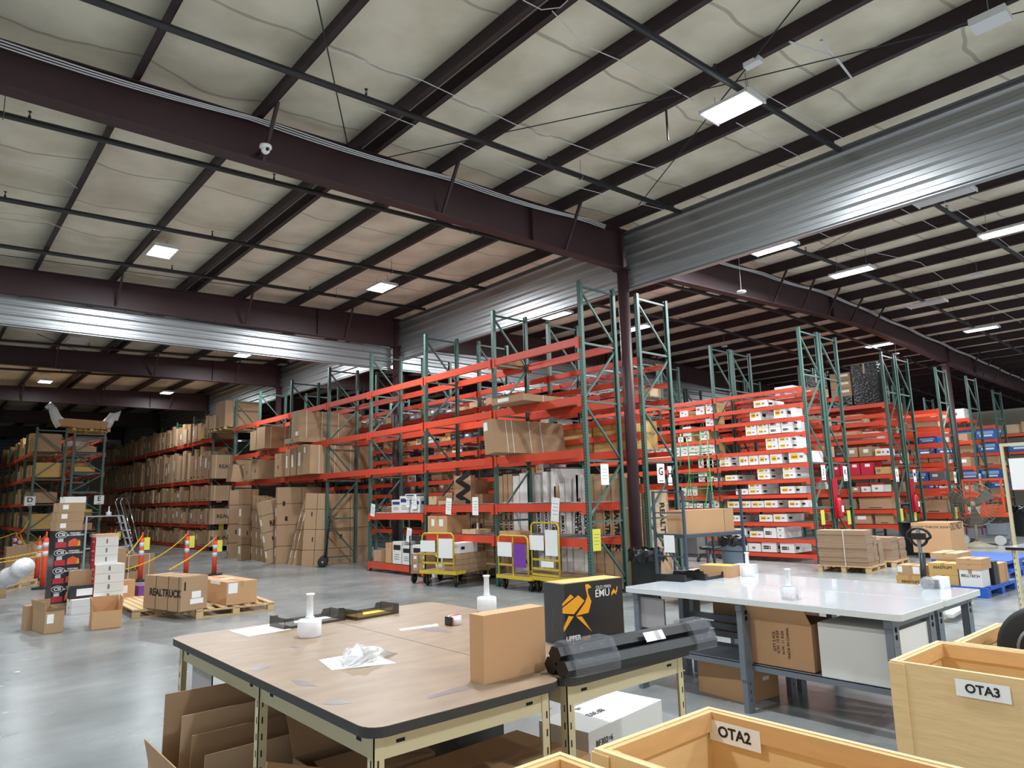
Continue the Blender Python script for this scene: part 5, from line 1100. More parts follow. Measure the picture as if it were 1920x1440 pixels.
# pallet jack handle, blue pallets, cartons on the right
BLUEP = mat('blue_plastic_pallet', (38, 92, 190), .45)
def plastic_pallet(label, N, R, L, z0=0):
    p, rz, a, b = corner(N, R, L, z0); t = thing('plastic_pallet', label, 'pallet', (p.x, p.y, z0), rz, 'blue plastic pallets')
    for i in range(9): k = MB(); x = i*(a-.06)/8; k.box(x, x+.06 if i in (0, 8) else x+a/8-.025, 0, b, .12, .15); k.build('deck_slat', BLUEP, t)
    for y in (0, b/2-.05, b-.1): k = MB(); k.box(0, a, y, y+.1, .1, .12); k.build('stringer', BLUEP, t)
    for x in (0, a/2-.08, a-.16):
        for y in (0, b/2-.08, b-.16): k = MB(); k.box(x, x+.16, y, y+.16, 0, .1); k.build('foot', BLUEP, t)
    return t
plastic_pallet('blue plastic pallet carrying the cartons behind the grey bench', (12.45, 3.58, 0), (14.0, 3.58, 0), (12.45, 4.42, 0))
plastic_pallet('empty blue plastic pallet behind the small bench at the right', (15.1, 4.0, 0), (17.2, 4.0, 0), (15.1, 5.2, 0))
plastic_pallet('second empty blue plastic pallet stacked on the empty one', (15.2, 4.05, .152), (17.3, 4.05, .152), (15.2, 5.25, .152), .152)
BX = [('amber READYLIFT carton at the left end of the blue pallet load', 12.5, 12.9, 4.45, 4.88, 0, .26, CARD3, 'READYLIFT'), ('brown carton with two white labels on the amber lettered carton', 12.52, 12.9, 4.46, 4.86, .262, .42, CARD, ''), ('amber carton behind the jack handle, lower', 12.52, 12.9, 3.97, 4.38, .152, .3, CARD3, ''), ('amber READYLIFT carton behind the jack handle, upper', 12.52, 12.9, 3.97, 4.38, .302, .48, CARD3, 'READYLIFT'),
      ('white shock absorber carton on the near corner of the blue pallet', 12.48, 12.85, 3.64, 3.94, .152, .41, WBOX, 'BELLTECH'), ('flat tan carton lower on the white carton', 12.46, 12.92, 3.62, 3.96, .412, .49, CARDR, ''), ('flat tan carton upper on the white carton', 12.46, 12.92, 3.62, 3.96, .492, .57, CARDR, ''), ('dark photo-printed carton at the right of the white carton', 12.95, 13.15, 3.6, 3.85, .152, .5, DKBOX, ''), ('tan carton at the right end of the blue pallet', 13.2, 13.65, 3.6, 3.9, .152, .45, CARDR, ''),
      ('flat pale carton at the rear of the pallet load, upper', 13.0, 13.7, 4.1, 4.5, .5, .6, CARD2, ''), ('brown carton under the flat pale carton', 13.0, 13.65, 4.1, 4.42, .152, .498, CARD, ''), ('brown carton printed TITAN behind the pallet load', 14.3, 15.0, 4.5, 4.85, 0, .42, CARD, 'TITAN')]
for l, x0, x1, y0, y1, z0, z1_, m, tx in BX:
    d = [('x', 'x-', .1, .9, .5, .75, tx, INK, 0, .001, .055)] if tx else []
    if 'two white' in l: d = [('label', 'x-', .02, .2, .3, .9), ('label', 'x-', .6, .85, .2, .9)]
    bigc(l, x0, x1, y0, y1, z0, z1_, d, m=m)
q = PZ(1740, 1110, 0); t = thing('pallet_jack', 'pallet jack with a black loop handle behind the grey bench', 'pallet jack', (9.9, 3.55, 0), .1)
hd = PX(1722, 1004, 9.9)
k = MB(); k.tube([(0, 0, .25), (.0, hd.y-3.55-.02, hd.z-.22)], .034, 10); k.build('tow_bar', BLACK, t)
k = MB(); c0 = V((0, hd.y-3.55, hd.z)); k.tube([c0+V((0, .135*math.cos(g)*(1 if math.sin(g) > -.2 else .72), .11*math.sin(g)-.02)) for g in [i*2*PI/24 for i in range(24)]], .018, 8, closed=True); k.build('loop_handle', BLACK, t)
k = MB(); k.bar(c0+V((0, 0, -.3)), c0+V((0, 0, .08)), .04, .05); k.build('lever_stem', STEEL, t); k = MB(); k.box(-.04, .04, -.08, .08, c0.z-.05, c0.z+.03, R=Matrix.Identity(3), c=V((0, c0.y, 0))); k.build('control_head', BLACK, t)
k = MB(); k.prism([(-.22, .1), (.22, .1), (.05, .45), (-.05, .45)], -.02, .02, 'x'); k.build('pump_housing', GREYE, t)
for y in (-.2, .2):
    k = MB(); k.box(.05, 1.25, y-.08, y+.08, .06, .1); k.build('fork', GREYE, t); wheel(t, 0, y*.4, .09, .05)
# pedestal fan
FBL = mat('fan_blade', (84, 78, 66), .5); FANM = mat('fan_beige', (150, 142, 118), .5); MESHF = mat('fan_guard', (120, 116, 100), .4, metal=.4)
q = PZ(1834, 1026, 0); t = thing('pedestal_fan', 'large pedestal fan with wire cage and round beige base', 'fan', (q.x, q.y, 0), 0); hz = HT(1815, 946, q)
k = MB(); k.lathe([(.0, 0), (.46, .0), (.45, .03), (.2, .11), (.06, .16), (.0, .16)], 32); k.build('base', FANM, t); k = MB(); k.tube([(0, 0, .1), (0, 0, hz)], .035, 12); k.build('pole', FANM, t)
RZf = Matrix.Rotation(math.atan2(-q.y, -q.x), 3, 'Z')
def ringf(r, x, w=.005):
    r *= 1.3
    return [RZf @ V((x, r*math.cos(g), r*math.sin(g))) + V((0, 0, hz)) for g in [i*2*PI/40 for i in range(40)]]
k = MB()
for r, x in ((.47, 0), (.46, .1), (.38, .14), (.28, .16), (.18, .17), (.08, .17), (.46, -.08), (.36, -.12)): k.tube(ringf(r, x), .0045, 4, closed=True)
for i in range(40):
    g = i*2*PI/40; k.tube([RZf @ V((x, 1.3*r*math.cos(g), 1.3*r*math.sin(g)))+V((0, 0, hz)) for r, x in ((.08, .17), (.28, .16), (.46, .1), (.47, 0), (.46, -.08), (.2, -.14))], .003, 3, caps=False)
k.build('wire_cage', MESHF, t); k = MB(); k.tube([RZf @ V((-.2, 0, 0))+V((0, 0, hz)), RZf @ V((.08, 0, 0))+V((0, 0, hz))], .08, 14); k.build('motor', FANM, t)
for i in range(3):
    k = MB(); g = i*2*PI/3+.6; u1 = V((0, math.cos(g), math.sin(g))); u2 = V((0, -math.sin(g), math.cos(g)))
    P = [RZf @ (u1*.06+u2*-.05+V((.05, 0, 0))), RZf @ (u1*.06+u2*.05+V((.0, 0, 0))), RZf @ (u1*.55+u2*.17+V((-.04, 0, 0))), RZf @ (u1*.55+u2*-.16+V((.07, 0, 0)))]; off = RZf @ V((.006, 0, 0)); P = [p_+V((0, 0, hz)) for p_ in P]
    k.add(P+[p_+off for p_ in P], [(0, 1, 2, 3), (4, 7, 6, 5), (0, 3, 7, 4), (1, 5, 6, 2), (3, 2, 6, 7), (0, 4, 5, 1)]); k.build('blade', FBL, t)
# scissor lift
LO = mat('lift_orange', (228, 92, 50), .4); LG = mat('lift_grey', (128, 134, 144), .4)
p, rz, a, b = corner((1893, 1023), (1906, 1019), (1826, 1016), 0); t = thing('scissor_lift', 'orange and grey scissor lift parked at the far right racks', 'lift', (p.x, p.y, 0), rz)
a, b = .75, 1.3
k = MB(); k.box(.05, a-.05, 0, b, .18, .48); k.box(0, a, .02, .5, .3, .62); k.build('chassis', LG, t)
for x in (.02, a-.02):
    for y in (.2, b-.2): k = MB(); k.lathe([(.08, -.05), (.14, -.05), (.14, .05), (.08, .05)], 20, (x, y, .141), 0, 'x', False); k.build('wheel', GREYE, t)
for i in range(4): k = MB(); z = .46+i*.07; s = 1 if i % 2 else -1; k.bar((a*.3, .15 if s > 0 else b-.15, z), (a*.3, b-.15 if s > 0 else .15, z+.09), .05, .04); k.bar((a*.7, .15 if s > 0 else b-.15, z), (a*.7, b-.15 if s > 0 else .15, z+.09), .05, .04); k.build('scissor_arm', LG, t)
k = MB(); k.box(-.03, a+.03, -.05, 1.0, .8, .9); k.build('platform', LO, t)
b = .95
for (x, y) in ((0, 0), (a, 0), (0, b), (a, b), (0, b/2)): k = MB(); k.box(x-.025, x+.025, y-.025, y+.025, .9, 1.88); k.build('guard_post', LO, t)
for z in (1.4, 1.88):
    for (p0, p1_) in (((0, 0), (a, 0)), ((a, 0), (a, b)), ((a, b), (0, b)), ((0, b), (0, 0))): k = MB(); k.bar((*p0, z), (*p1_, z), .05, .05); k.build('guard_rail', LO, t)
k = MB(); k.box(-.01, .0, 0, .6, .9, 1.15); k.build('toe_board', LO, t); k = MB(); k.tube([(-.06, .6, .3), (-.06, .6, .85), (-.06, 1.0, .85), (-.06, 1.0, .3)], .02, 8); k.build('step_ladder', REDX, t)
bigc('amber carton riding on the scissor lift platform', p.x+.0+.1, p.x+.55, p.y+.1, p.y+.5, 1.102, 1.6, m=CARD3) if 0 else None
# small bench and cream post at the right edge
t = thing('side_bench', 'small cream-legged bench with a grey top at the right edge', 'table', (7.6, 1.95, 0), 0); q = PZ(1885, 1026, .9)
t.location = (q.x, q.y-1.2, 0); k = MB(); k.box(0, 1.2, 0, 1.2, .87, .9); k.build('tabletop', GREYT, t); k = MB(); k.box(0, 1.2, -.01, 0, .865, .9); k.box(-.012, 0, -.01, 1.2, .865, .9); k.build('edge_band', BLACK, t)
for (x, y, sx, sy) in ((.05, 1.15, 1, -1), (1.15, 1.15, -1, -1), (.05, .05, 1, 1), (1.15, .05, -1, 1)): angle_leg(x, y, sx, sy, .86, t)
q = PX(1898, 985, 13.5); t = thing('cream_frame', 'cream slotted steel upright with a white notice at the right edge', 'shelf frame', (13.5, q.y, 0), 0)
for y in (0, -.45): k = MB(); k.box(-.03, .03, y-.02, y+.02, 0, 2.35); k.build('post', CREAM, t)
k = MB(); k.box(-.02, .02, -.45, 0, 2.3, 2.35); k.build('cross_rail', CREAM, t); k = MB(); k.box(-.034, -.031, -.3, -.08, 1.6, 2.1); k.build('notice', WHITE, t)
# ---------------------------------------------------------------- left aisle: bollards with yellow chain, boxes, ladder
BOL = mat('bollard_orange', (238, 84, 52), .45); REFL = mat('reflective_band', (205, 208, 212), .3); BASEB = mat('bollard_base', (34, 34, 36), .7); CHY = mat('chain_yellow', (242, 190, 30), .45)
BT = []
def bollard(label, u, v, h=1.07, red=False, tilt=0, tagc=False):
    q = PZ(u, v, 0); t = thing('delineator_post', label, 'delineator post', (q.x, q.y, 0), 0, 'orange delineator posts'); m = REDX if red else BOL
    k = MB(); k.lathe([(.0, 0), (.2, 0), (.2, .03), (.06, .05), (.0, .05)], 8, smooth=False); k.build('rubber_base', BASEB, t)
    k = MB(); k.lathe([(.055, .04), (.052, h-.16), (.04, h-.14), (.03, h-.12)], 16); k.build('post', m, t)
    for z in (h-.34, h-.52): k = MB(); k.lathe([(.0545, z), (.0545, z+.11)], 16); k.build('reflective_band', REFL, t)
    k = MB(); k.tube([(.0, -.03, h-.13), (0, -.035, h-.05), (0, 0, h-.01), (0, .035, h-.05), (0, .03, h-.13)], .014, 8); k.build('loop_handle', m, t)
    if tagc: k = MB(); k.box(.03, .15, -.062, -.058, h-.4, h-.12); k.build('yellow_notice', YTAG, t)
    BT.append((q.x, q.y, h)); return t
bollard('orange post between the marked cartons and the R panels, rightmost', 401, 1078, .95, tagc=True)
bollard('orange post with yellow notice behind the pallet of printed cartons', 348, 1080, 1.07, tagc=True)
bollard('orange post standing against the long carton behind the chains', 262, 1090, 1.1, tagc=True)
bollard('red post with white bands beside the aluminium ladder', 214, 1046, 1.0, True, tagc=True)
bollard('red post just left of the banded one by the ladder', 205, 1046, 1.0, True)
bollard('farthest red post, left of the ladder', 172, 1033, 1.0, True)
bollard('tallest orange post, leaning beside the black compressor boxes', 79, 1104, 1.2)
bollard('orange post just behind the tallest one', 68, 1088, 1.05)
bollard('red post at the left by the yellow chain knot', 24, 1060, 1.05, True)
bollard('second red post at the left by the yellow chain knot', 33, 1062, 1.0, True)
def chain(label, A, B, sag, link=.042):
    A = V(A); B = V(B); n = max(6, int((B-A).length/.034)); pts = []
    for i in range(n+1): s = i/n; pts.append(A.lerp(B, s)-V((0, 0, sag*4*s*(1-s))))
    k = MB(); tube = []
    for i in range(n):
        d = (pts[i+1]-pts[i]); a = d.normalized(); up = V((0, 0, 1)) if i % 2 else a.cross(V((0, 0, 1))).normalized(); c_ = (pts[i]+pts[i+1])/2
        k.bar(c_-a*.026, c_+a*.026, .022 if i % 2 else .008, .008 if i % 2 else .022)
    return tag(k.build('plastic_chain', CHY), label, 'chain', 'yellow plastic chains')
def top(i, dz=-.06): x, y, h = BT[i]; return (x, y, h+dz)
chain('yellow chain from the rightmost orange post down to the notice post pallet', top(0), tuple(PZ(318, 1068, .55)), .05)
chain('yellow chain sweeping from the notice post to the chain crossing on the long carton', top(1), tuple(PZ(215, 1070, .45)), .18)
chain('yellow chain from the carton post down to the left', top(2), tuple(PZ(212, 1058, .5)), .1)
chain('yellow chain from the red ladder post towards the camera', top(3), tuple(PZ(187, 1050, .55)), .1)
chain('yellow chain between the red ladder posts and the farthest post', top(4), top(5), .25)
chain('yellow chain from the tallest post to the left edge, upper', top(6, -.4), (BT[6][0]-2.2, BT[6][1]+.5, .55), .05)
chain('yellow chain from the tallest post to the left edge, lower', top(6, -.5), (BT[6][0]-2.2, BT[6][1]+.2, .5), .03)
chain('yellow chain between the two tall orange posts and the red pair', top(6), top(8), .3)
chain('yellow chain from the second red post to the post behind the tallest', top(9), top(7), .25)
chain('yellow chain running up from the red pair to the rack by sign D', top(8), (3.02, 27.6, 1.35), .15)
chain('yellow chain from the red pair to the left edge', top(8), (BT[8][0]-2.0, BT[8][1]-.8, .75), .15)
chain('yellow chain hanging beside the tallest post', top(6, -.1), (BT[6][0]+.12, BT[6][1], .3), 0)
# stack of boxes: compressor cartons, white boxes, brown cartons
CSI = mat('compressor_carton', (34, 32, 38), .35)
p, rz, a, b = corner((92, 1152), (148, 1148), (86, 1136), 0)
brz = .1; bx, by = p.x, p.y
Rb = Matrix.Rotation(brz, 3, 'Z')
def st_at(x, y, z): q = Rb @ V((x, y, 0)); return (bx+q.x, by+q.y, z)
sc = (PZ(148, 1148, 0)-PZ(92, 1152, 0)).length
hC = .285
for i in range(4):
    t = thing('compressor_carton', 'black and red printed compressor carton, %s from the floor in its stack' % ORD[i], 'box', st_at(0, 0, .16+i*(hC+.003)), brz, 'stacked compressor cartons')
    w_, d_ = sc*.95, .34
    carton_mesh(w_, d_, hC, None, False).build('carton_body', [CSI, TAPE], t)
    text('CSI', .075, (w_*.22, -.003, hC*.78), 'y-', WHITE, t, bold=.002); text('PORTABLE\nAIR COMPRESSOR', .032, (w_*.72, -.003, hC*.8), 'y-', WHITE, t, bold=.001)
    k = MB(); k.tube([(.085*math.cos(g*PI/12), 0, .05*math.sin(g*PI/12)) for g in range(24)], .004, 4, closed=True); k.build('oval_outline', REFL, t, (w_*.22, -.001, hC*.78))
    k = MB(); k.box(w_*.03, w_*.42, -.002, 0, .02, hC*.36); k.build('printed_red_panel', RED, t); k = MB(); k.box(w_*.1, w_*.3, -.0025, 0, hC*.38, hC*.56); k.build('printed_white_panel', REFL, t)
    k = MB(); k.prism([(w_*.48, .03), (w_*.9, .03), (w_*.95, .1), (w_*.7, .16), (w_*.5, .12)], -.002, 0, 'y'); k.build('printed_machine', LO, t)
    k = MB(); k.prism([(w_*.83, .035), (w_*.95, .035), (w_*.89, .14)], -.0025, -.002, 'y'); k.build('printed_cone', YEL, t)
k = MB(); k.box(0, sc*.9, 0, .3, 0, .158); q = st_at(.02, .02, 0); tag(k.build('carton', CARD, None, q, brz), 'brown base carton under the compressor carton stack', 'box')
z = .16+4*(hC+.003)
for i in range(3):
    t = bigc('brown carton on top of the compressor stack, %s from below' % ORD[i], 0, sc*.93, 0, .34, 0, .15, [('label', 'y-', .14, .36, .3, .8)], m=CARD); t.location = st_at(.0+.01*i, 0, z); t.rotation_euler.z = brz; z += .152
t = bigc('flat white box topmost on the compressor stack', 0, sc*.75, 0, .3, 0, .1, m=WBOX); t.location = st_at(.1, .02, z); t.rotation_euler.z = brz
z = 0
for i in range(8):
    w_ = .34 if i > 4 else .44
    h_ = .145
    t = bigc('white box with a magenta end, %s from the floor in the right-hand stack' % ORD[i], 0, w_, 0, .34, 0, h_, [('red', 'x-', 0, 1, 0, .98), ('grey', 'y-', .45, .52, .3, .8), ('label', 'x-', .2, .8, .4, .6)], m=WBOX)
    t.location = st_at(sc+.12, -.3 if i < 5 else -.24, z); t.rotation_euler.z = brz-.05; z += h_+.003
t = bigc('flat tan carton lying on the white magenta-ended boxes', 0, .36, 0, .36, 0, .05, m=CARD2); t.location = st_at(sc+.12, -.22, z); t.rotation_euler.z = brz
t = bigc('tall brown carton behind the white magenta-ended boxes', 0, .4, 0, .3, 0, .95, m=CARD); t.location = st_at(sc+.42, .45, 0); t.rotation_euler.z = brz
t = bigc('brown carton with a white label right of the white boxes', 0, .3, 0, .25, 0, .42, [('label', 'y-', .1, .6, .5, .8)], m=CARDR); t.location = st_at(sc+.55, -.0, 0); t.rotation_euler.z = brz
t = bigc('small purple printed box beside the pallet edge', 0, .14, 0, .2, 0, .3, [('label', 'y-', .1, .9, .1, .3)], m=PURP); t.location = st_at(sc+.92, .02, 0); t.rotation_euler.z = brz
# front row of that pile
t = bigc('square brown carton resting against the compressor cartons', 0, .36, 0, .08, 0, .32, m=CARD); t.location = st_at(.22, -.12, .34); t.rotation_euler.z = brz
t = bigc('flat brown carton under the square one in front of the compressors', 0, .42, 0, .1, 0, .1, [('label', 'y-', .2, .5, .2, .9)], m=CARD); t.location = st_at(.2, -.14, .236); t.rotation_euler.z = brz
t = bigc('black carton with a white part label in the low front row', 0, .46, 0, .12, 0, .20, m=DKBOX, deco=[('label', 'y-', .2, .7, .2, .75)]); t.location = st_at(.2, -.28, .25-.02); t.rotation_euler.z = brz
for i in range(2): t = bigc('flat white carton on the floor in the front row, %s' % ['lower', 'upper'][i], 0, .46, 0, .28, 0, .112, m=WBOX); t.location = st_at(.2, -.42, .001+.114*i); t.rotation_euler.z = brz
open_box('open brown carton with raised flaps at the front of the pile', (82, 1190), (118, 1185), (64, 1180), 0, .3, CARD, flaps=[('x-', 8, .12), ('y+', 5, .1), ('y-', 60, .08)], deco=[('label', 'y-', .1, .45, .45, .85)])
carton('narrow brown carton left of the open flapped carton', (47, 1183), (62, 1181), (41, 1180), 0, .33, CARD)
open_box('wide open brown carton at the right front of the pile', (171, 1182), (227, 1176), (164, 1172), 0, .24, CARDR, flaps=[('x-', 5, .16), ('x+', 5, .16), ('y+', 3, .15)])
# pallets with the long printed cartons
pallet('pine pallet sticking out left of the printed REALTRUCK carton', (249, 1161), (345, 1150), (236, 1132), 0)
pallet('pine pallet under the plain labelled carton at the right', (382, 1156), (508, 1138), (300, 1134), 0) if 0 else None
p, rz, a, b = corner((338, 1147), (385, 1139), (268, 1140), .135)
Nn = PZ(338, 1147, .14); bb = 1.35; aa = .42; rr = rz
e1 = PZ(268, 1139, .14)-Nn; ang = math.atan2(e1.y, e1.x)-PI/2; e2 = PZ(385, 1139, .14)-Nn
t = thing('long_carton', 'long strapped carton printed REALTRUCK on a pallet by the orange posts', 'box', (Nn.x, Nn.y, .136), ang)
aa = max(.4, min(.7, e2.dot(V((math.cos(ang), math.sin(ang), 0))))); bb = e1.length; hh = HT(340, 1083, Nn)-.136
carton_mesh(aa, bb, hh, None, False).build('carton_body', [CARD, TAPE], t)
for s in (.33, .66, .93): hoop(t, aa, bb, hh, bb*(1-s), DSTRAP, .005, 'y')
text('REALTRUCK', bb*.15, (-.004, bb*.42, hh*.5), 'x-', INK, t, bold=.004); decorate(t, aa, bb, hh, 'label', 'y-', .4, .75, .35, .55); decorate(t, aa, bb, hh, 'label', 'y-', .35, .85, .18, .33); decorate(t, aa, bb, hh, 'ink', 'y-', .1, .16, .6, .85)
pallet('pine pallet under the REALTRUCK carton', (Nn.x-.05, Nn.y+.05, 0), (Nn.x-.05+1.1*math.cos(ang), Nn.y+.05+1.1*math.sin(ang), 0), (Nn.x-.05-1.0*math.sin(ang), Nn.y+.05+1.0*math.cos(ang), 0)) if 0 else None
Nn = PZ(424, 1135, .14); e1 = PZ(386, 1127, .14)-Nn; e2 = PZ(481, 1128, .14)-Nn; ang = math.atan2(e2.y, e2.x); aa = e2.length; bb = 1.3; hh = HT(424, 1092, Nn)-.14
t = thing('long_carton', 'wide carton with white labels on the right pine pallet', 'box', (Nn.x, Nn.y, .136), ang); carton_mesh(aa, bb, hh, None, True).build('carton_body', [CARDR, TAPE], t)
decorate(t, aa, bb, hh, 'label', 'y-', .05, .35, .5, .95); decorate(t, aa, bb, hh, 'label', 'x-', .5, .8, .85, 1); decorate(t, aa, bb, hh, 'label', 'z', .3, .7, .4, .5)
pallet('pine pallet under the wide labelled carton', (Nn.x-.45, Nn.y-.05, 0), (Nn.x-.45+1.15, Nn.y-.05-.1, 0), (Nn.x-.42, Nn.y+1.1, 0))
# long carton, wrapped roll and loads behind the chains
carton('long brown carton printed REALTRUCK behind the chains', (212, 1094), (288, 1080), .35, 0, .55, CARD, deco=[('x', 'y-', .1, .7, .3, .6, 'REALTRUCK', INK, 0, .004, .16), ('strap', 'y-', .33, .345, 0, 1), ('strap', 'y-', .85, .865, 0, 1)], tape=False)
WR = [((4, 1075), (50, 1052))]
q0 = PZ(-10, 1100, .35); q1 = PZ(48, 1060, .75); t = thing('wrapped_roll', 'long roll wrapped in white plastic at the left edge', 'roll', (0, 0, 0)); k = MB(); n = 9
k.tube([q0.lerp(q1, i/n)+V((0, 0, .02*math.sin(i*2))) for i in range(n+1)], [.14+.02*math.sin(i*1.7) for i in range(n+1)], 14); k.build('wrapped_body', WRAPW, t); k = MB(); k.tube([q0.lerp(q1, .3)+V((0, 0, -.3)), q0.lerp(q1, .3)], .05, 8); k.build('support', PINE, t)
pallet('long timber pallet at the left edge under the wrapped roll', (2, 1112), (70, 1096), (-20, 1085), 0)
for i, (u, v, w_, d_, h_) in enumerate([(14, 1088, .6, .5, .75), (34, 1078, .7, .5, .72), (56, 1074, .5, .6, .4)]):
    q = PZ(u, v, 0); bigc('brown carton behind the left chains, %s from the left' % ORD[i], q.x, q.x+w_, q.y+.8, q.y+.8+d_, 0, h_, m=CARD2 if i == 1 else CARD)
for i in range(3): q = PZ(72, 1090, 0); bigc('small flat carton stacked between the orange posts, %s from below' % ORD[i], q.x-.35, q.x+.05, q.y+.35, q.y+.7, .13*i, .13*i+.125, m=CARD2)
# aluminium rolling ladder
ALU = mat('aluminium', (186, 190, 194), .3, metal=.6)
t = thing('work_platform', 'aluminium rolling work platform with looped handrail by sign E', 'ladder', (4.3, 24.9, 0), 0)
LAD = PZ(156, 1058, 0); t.location = (LAD.x, LAD.y, 0); S = (PZ(230, 1050, 0)-LAD).length; sx = S/1.0
H1 = HT(158, 968, LAD); D_ = .7
for y in (0, D_):
    k = MB(); k.bar((0, y, 0), (.0, y, H1), .05, .05); k.build('front_post', ALU, t); k = MB(); k.bar((S, y, 0), (S*.68, y, H1), .06, .05); k.build('stringer', ALU, t)
    k = MB(); k.tube([(S*.78, y, H1*.78), (S*.62, y, H1+.42), (S*.66, y, H1+.56), (S*.76, y, H1+.5), (S*1.02, y, H1*.42), (S*.94, y, H1*.33)], .02, 8); k.build('handrail', CHROME, t)
for i in range(5): k = MB(); z = H1*(i+1)/6; x = S-(S*.32)*z/H1; k.box(x-.12, x+.08, 0, D_, z-.012, z+.012); k.build('step', ALU, t)
k = MB(); k.box(0, S*.7, 0, D_, H1-.03, H1); k.build('platform', ALU, t); k = MB(); k.bar((0, 0, H1*.32), (S*.85, 0, H1*.32), .04, .04); k.build('rail', ALU, t)
bpz = PY(190, 967, LAD.y+.3); tt = bottle('white pump bottle on the aluminium platform', 190, 967, H1, 1.2); tt.location = (LAD.x+S*.45, LAD.y+.3, H1)
# wrapped bumper on the rack by sign E
zt = 4.33; pallet('orange-toned pallet on top of the rack by sign E', (4.06, 27.75, 4.33), (5.2, 27.75, 4.33), (4.06, 28.8, 4.33), 4.33, CARD3)
t = thing('wrapped_bumper', 'steel bumper wrapped in white film with upturned ends on top of rack E', 'wrapped bumper', (0, 28.1, 0))
k = MB(); A_ = [(3.78, 4.52), (3.66, 4.72), (3.86, 4.78), (4.45, 4.76), (5.0, 4.74), (5.2, 4.7), (5.1, 4.5), (4.4, 4.48)]; k.prism(A_, 0, .4, 'y'); k.build('cardboard_wrap', CARDR, t)
for s, P in ((0, [(3.8, 4.55), (3.62, 4.8), (3.5, 5.1), (3.42, 5.22), (3.3, 5.12)]), (1, [(5.1, 4.55), (5.25, 4.78), (5.35, 5.0), (5.5, 5.12), (5.46, 4.8)])):
    k = MB(); k.tube([(x, .2, z) for x, z in P], [.2, .16, .13, .12, .06], 12); k.build('film_end', WRAPW, t)
# ---------------------------------------------------------------- small things under the roof
t = thing('dome_camera', 'white dome camera fixed on a girder brace at the upper left', 'camera'); q = PY(498, 277, 7.95); t.location = q
k = MB(); k.lathe([(.0, .03), (.07, .03), (.075, 0), (.06, -.02), (.0, -.02)], 24); k.build('mount_plate', WHITE, t); k = MB(); k.lathe([(.055, -.02), (.05, -.05), (.03, -.075), (.0, -.08)], 20); k.build('dome', WHITE, t); k = MB(); k.lathe([(.02, -.02), (.02, .0)], 14, (0, -.055, -.045), 0, 'y'); k.build('lens', BLACK, t)
k = MB(); k.bar((0, .29, .03), (0, 0, .03), .03, .03); k.build('bracket', BROWN, t)
CAB = mat('white_cable', (222, 222, 224), .5)
for j in range(3):
    for (x0, n, st, lab, grp) in ((-6, 36, .44, 'first girder', 'white cables on the first girder'), (12, 44, .6, 'right-hall girder', 'white cables on the right-hall girder')):
        k = MB(); pts = [(x0+i*st, 8.1+.014*j, zg(x0+i*st)-.035-.02*j-.05*abs(math.sin((x0+i*st)*1.05+j*.12))) for i in range(n)]; k.tube(pts, .009, 5, caps=False)
        tag(k.build('data_cable', CAB), 'white cable looping along the top of the %s, %s strand' % (lab, ['top', 'middle', 'lowest'][j]), 'cable', grp)
def rod(label, A, B, r=.008, m=None, name='brace_rod'):
    k = MB(); k.tube([PR(*A, -.03), PR(*B, -.03)], r, 6); tag(k.build(name, m or PIPE), label, 'rod')
rod('thin steel brace rod from the first girder up past the double purlin', (655, 287), (592, -10))
rod('long thin rod crossing below the purlins towards the big lamp', (694, 302), (1290, 175))
rod('thin rod continuing past the big lamp to the upper right', (1290, 175), (1925, 20))
rod('thin rod rising from the sprinkler pipe end to the top edge', (1197, 385), (1500, 0))
rod('thin rod at the left edge along the second girder bay', (0, 478), (480, 540), .007)
rod('dark rod below the ribbed wall beyond the unlit tube fixture', (1500, 488), (1715, 368), .007)
rod('thin rod beyond the second girder at the left', (70, 626), (180, 672), .01)
WR2 = [([(560, 150), (700, 205), (790, 240), (985, 318), (1060, 345), (1250, 395)], 'pale wire crossing the purlins below the ceiling, lower'), ([(610, 90), (790, 150), (970, 235), (1130, 290), (1290, 330)], 'pale wire crossing the purlins below the ceiling, upper'), ([(1035, 20), (1095, 85), (1160, 112), (1300, 188)], 'wire pair from the top edge to the big lamp'), ([(1380, 230), (1505, 297)], 'wire from the big lamp to the ribbed wall'), ([(1395, 155), (1585, 262)], 'conduit right of the big lamp'),
       ([(980, 0), (1015, 18), (1050, 14), (1065, 0)], 'wire loop at the top edge by the double purlin'), ([(1528, 432), (1600, 466), (1660, 478), (1725, 492), (1800, 545), (1852, 570), (1915, 605)], 'long bent conduit crossing the right-hall purlins'), ([(1690, 392), (1765, 432)], 'short pale conduit by the unlit tube fixture'), ([(1770, 378), (1850, 430), (1925, 486)], 'conduit right of the unlit tube fixture'), ([(1480, 78), (1570, 110), (1598, 148)], 'flat white strip hanging loose at the upper right'), ([(1540, 75), (1597, 147)], 'second flat white strip hanging loose at the upper right'), ([(0, 300), (100, 322), (145, 353)], 'loose wire at the left edge under the ceiling'), ([(0, 398), (60, 405), (118, 428)], 'second loose wire at the left edge under the ceiling')]
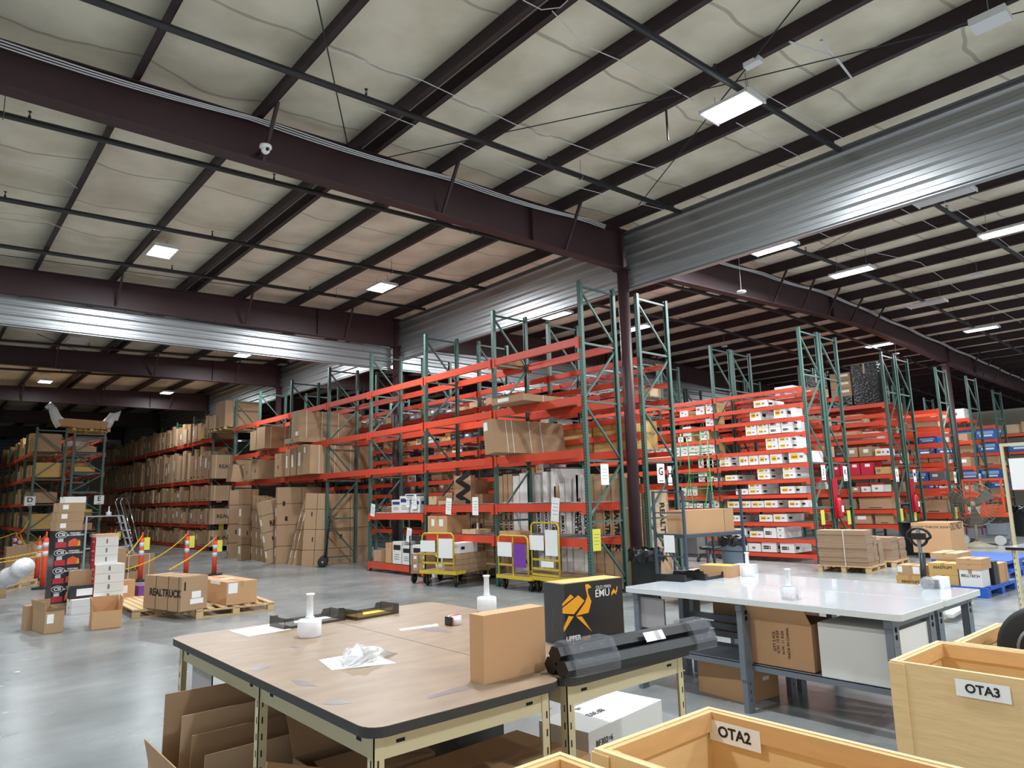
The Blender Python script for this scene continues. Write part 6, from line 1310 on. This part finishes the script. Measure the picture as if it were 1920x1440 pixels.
for P_, l in WR2:
    k = MB(); k.tube([PR(*q, -.015) for q in P_], .012 if 'strip' in l else .006, 5, caps=False); tag(k.build('electric_cable', CAB), l, 'cable')
k = MB(); q = PR(1249, 207, -.02); k.bar(q, q+V((0, 0, -.42)), .02, .02); tag(k.build('hanging_strap', BROWN), 'short maroon strap hanging straight down left of the big lamp', 'strap')
k = MB(); q = PR(1412, 118, -.05); k.box(q.x-.05, q.x+.05, q.y-.1, q.y+.1, q.z-.03, q.z+.03); tag(k.build('junction_box', HOUS), 'small white junction box on the purlin above the big lamp', 'junction box')
for i, (u, v) in enumerate([(1010, 385), (1390, 547), (1500+180, 663)]):
    q = PZ(u, v, 5.95 if i else 6.5); t = thing('smoke_detector', ['small white disc detector at the girder foot', 'white disc hanging on a cord under the right-hall girder', 'far white disc under the right-hall girder'][i], 'detector', q); k = MB(); k.lathe([(.0, -.02), (.1, -.015), (.1, .01), (.0, .015)], 24); k.build('disc', WHITE, t); k = MB(); k.tube([(0, 0, .01), (0, 0, zg(q.x)-q.z+.26)], .004, 5); k.build('cord', CAB, t)
    if i == 0: t.location = (20.2, 12.5, 6.5)
for i, (u, v, w_) in enumerate([(1762, 30, .24), (1850, 40, .3), (1680+153, 503, .2)]):
    if i == 1: continue
    q = PR(u+95 if i == 0 else u, v+14, -.18); t = thing('ceiling_box', ['white ballast box hanging at the upper right corner', '', 'small white junction box among the right-hall purlins'][i], 'box', q); k = MB(); k.box(-w_/2, w_/2, -w_*.7, w_*.7, 0, w_*.35); k.build('box_body', HOUS, t); k = MB(); k.tube([(0, 0, w_*.35), (0, 0, zg(q.x)+.2-q.z)], .005, 5); k.build('hanger', STEEL, t)
q = PZ(32, 1261, 0); k = MB(); k.lathe([(.0, 0), (.03, .002), (.03, .006), (.0, .006)], 10); tag(k.build('paper_scrap', WHITE, None, (q.x, q.y, .001)), 'tiny white scrap lying alone on the bare floor at the lower left', 'scrap')
for i, (u, v) in enumerate([(1225, 790), (1235, 800)]): pass
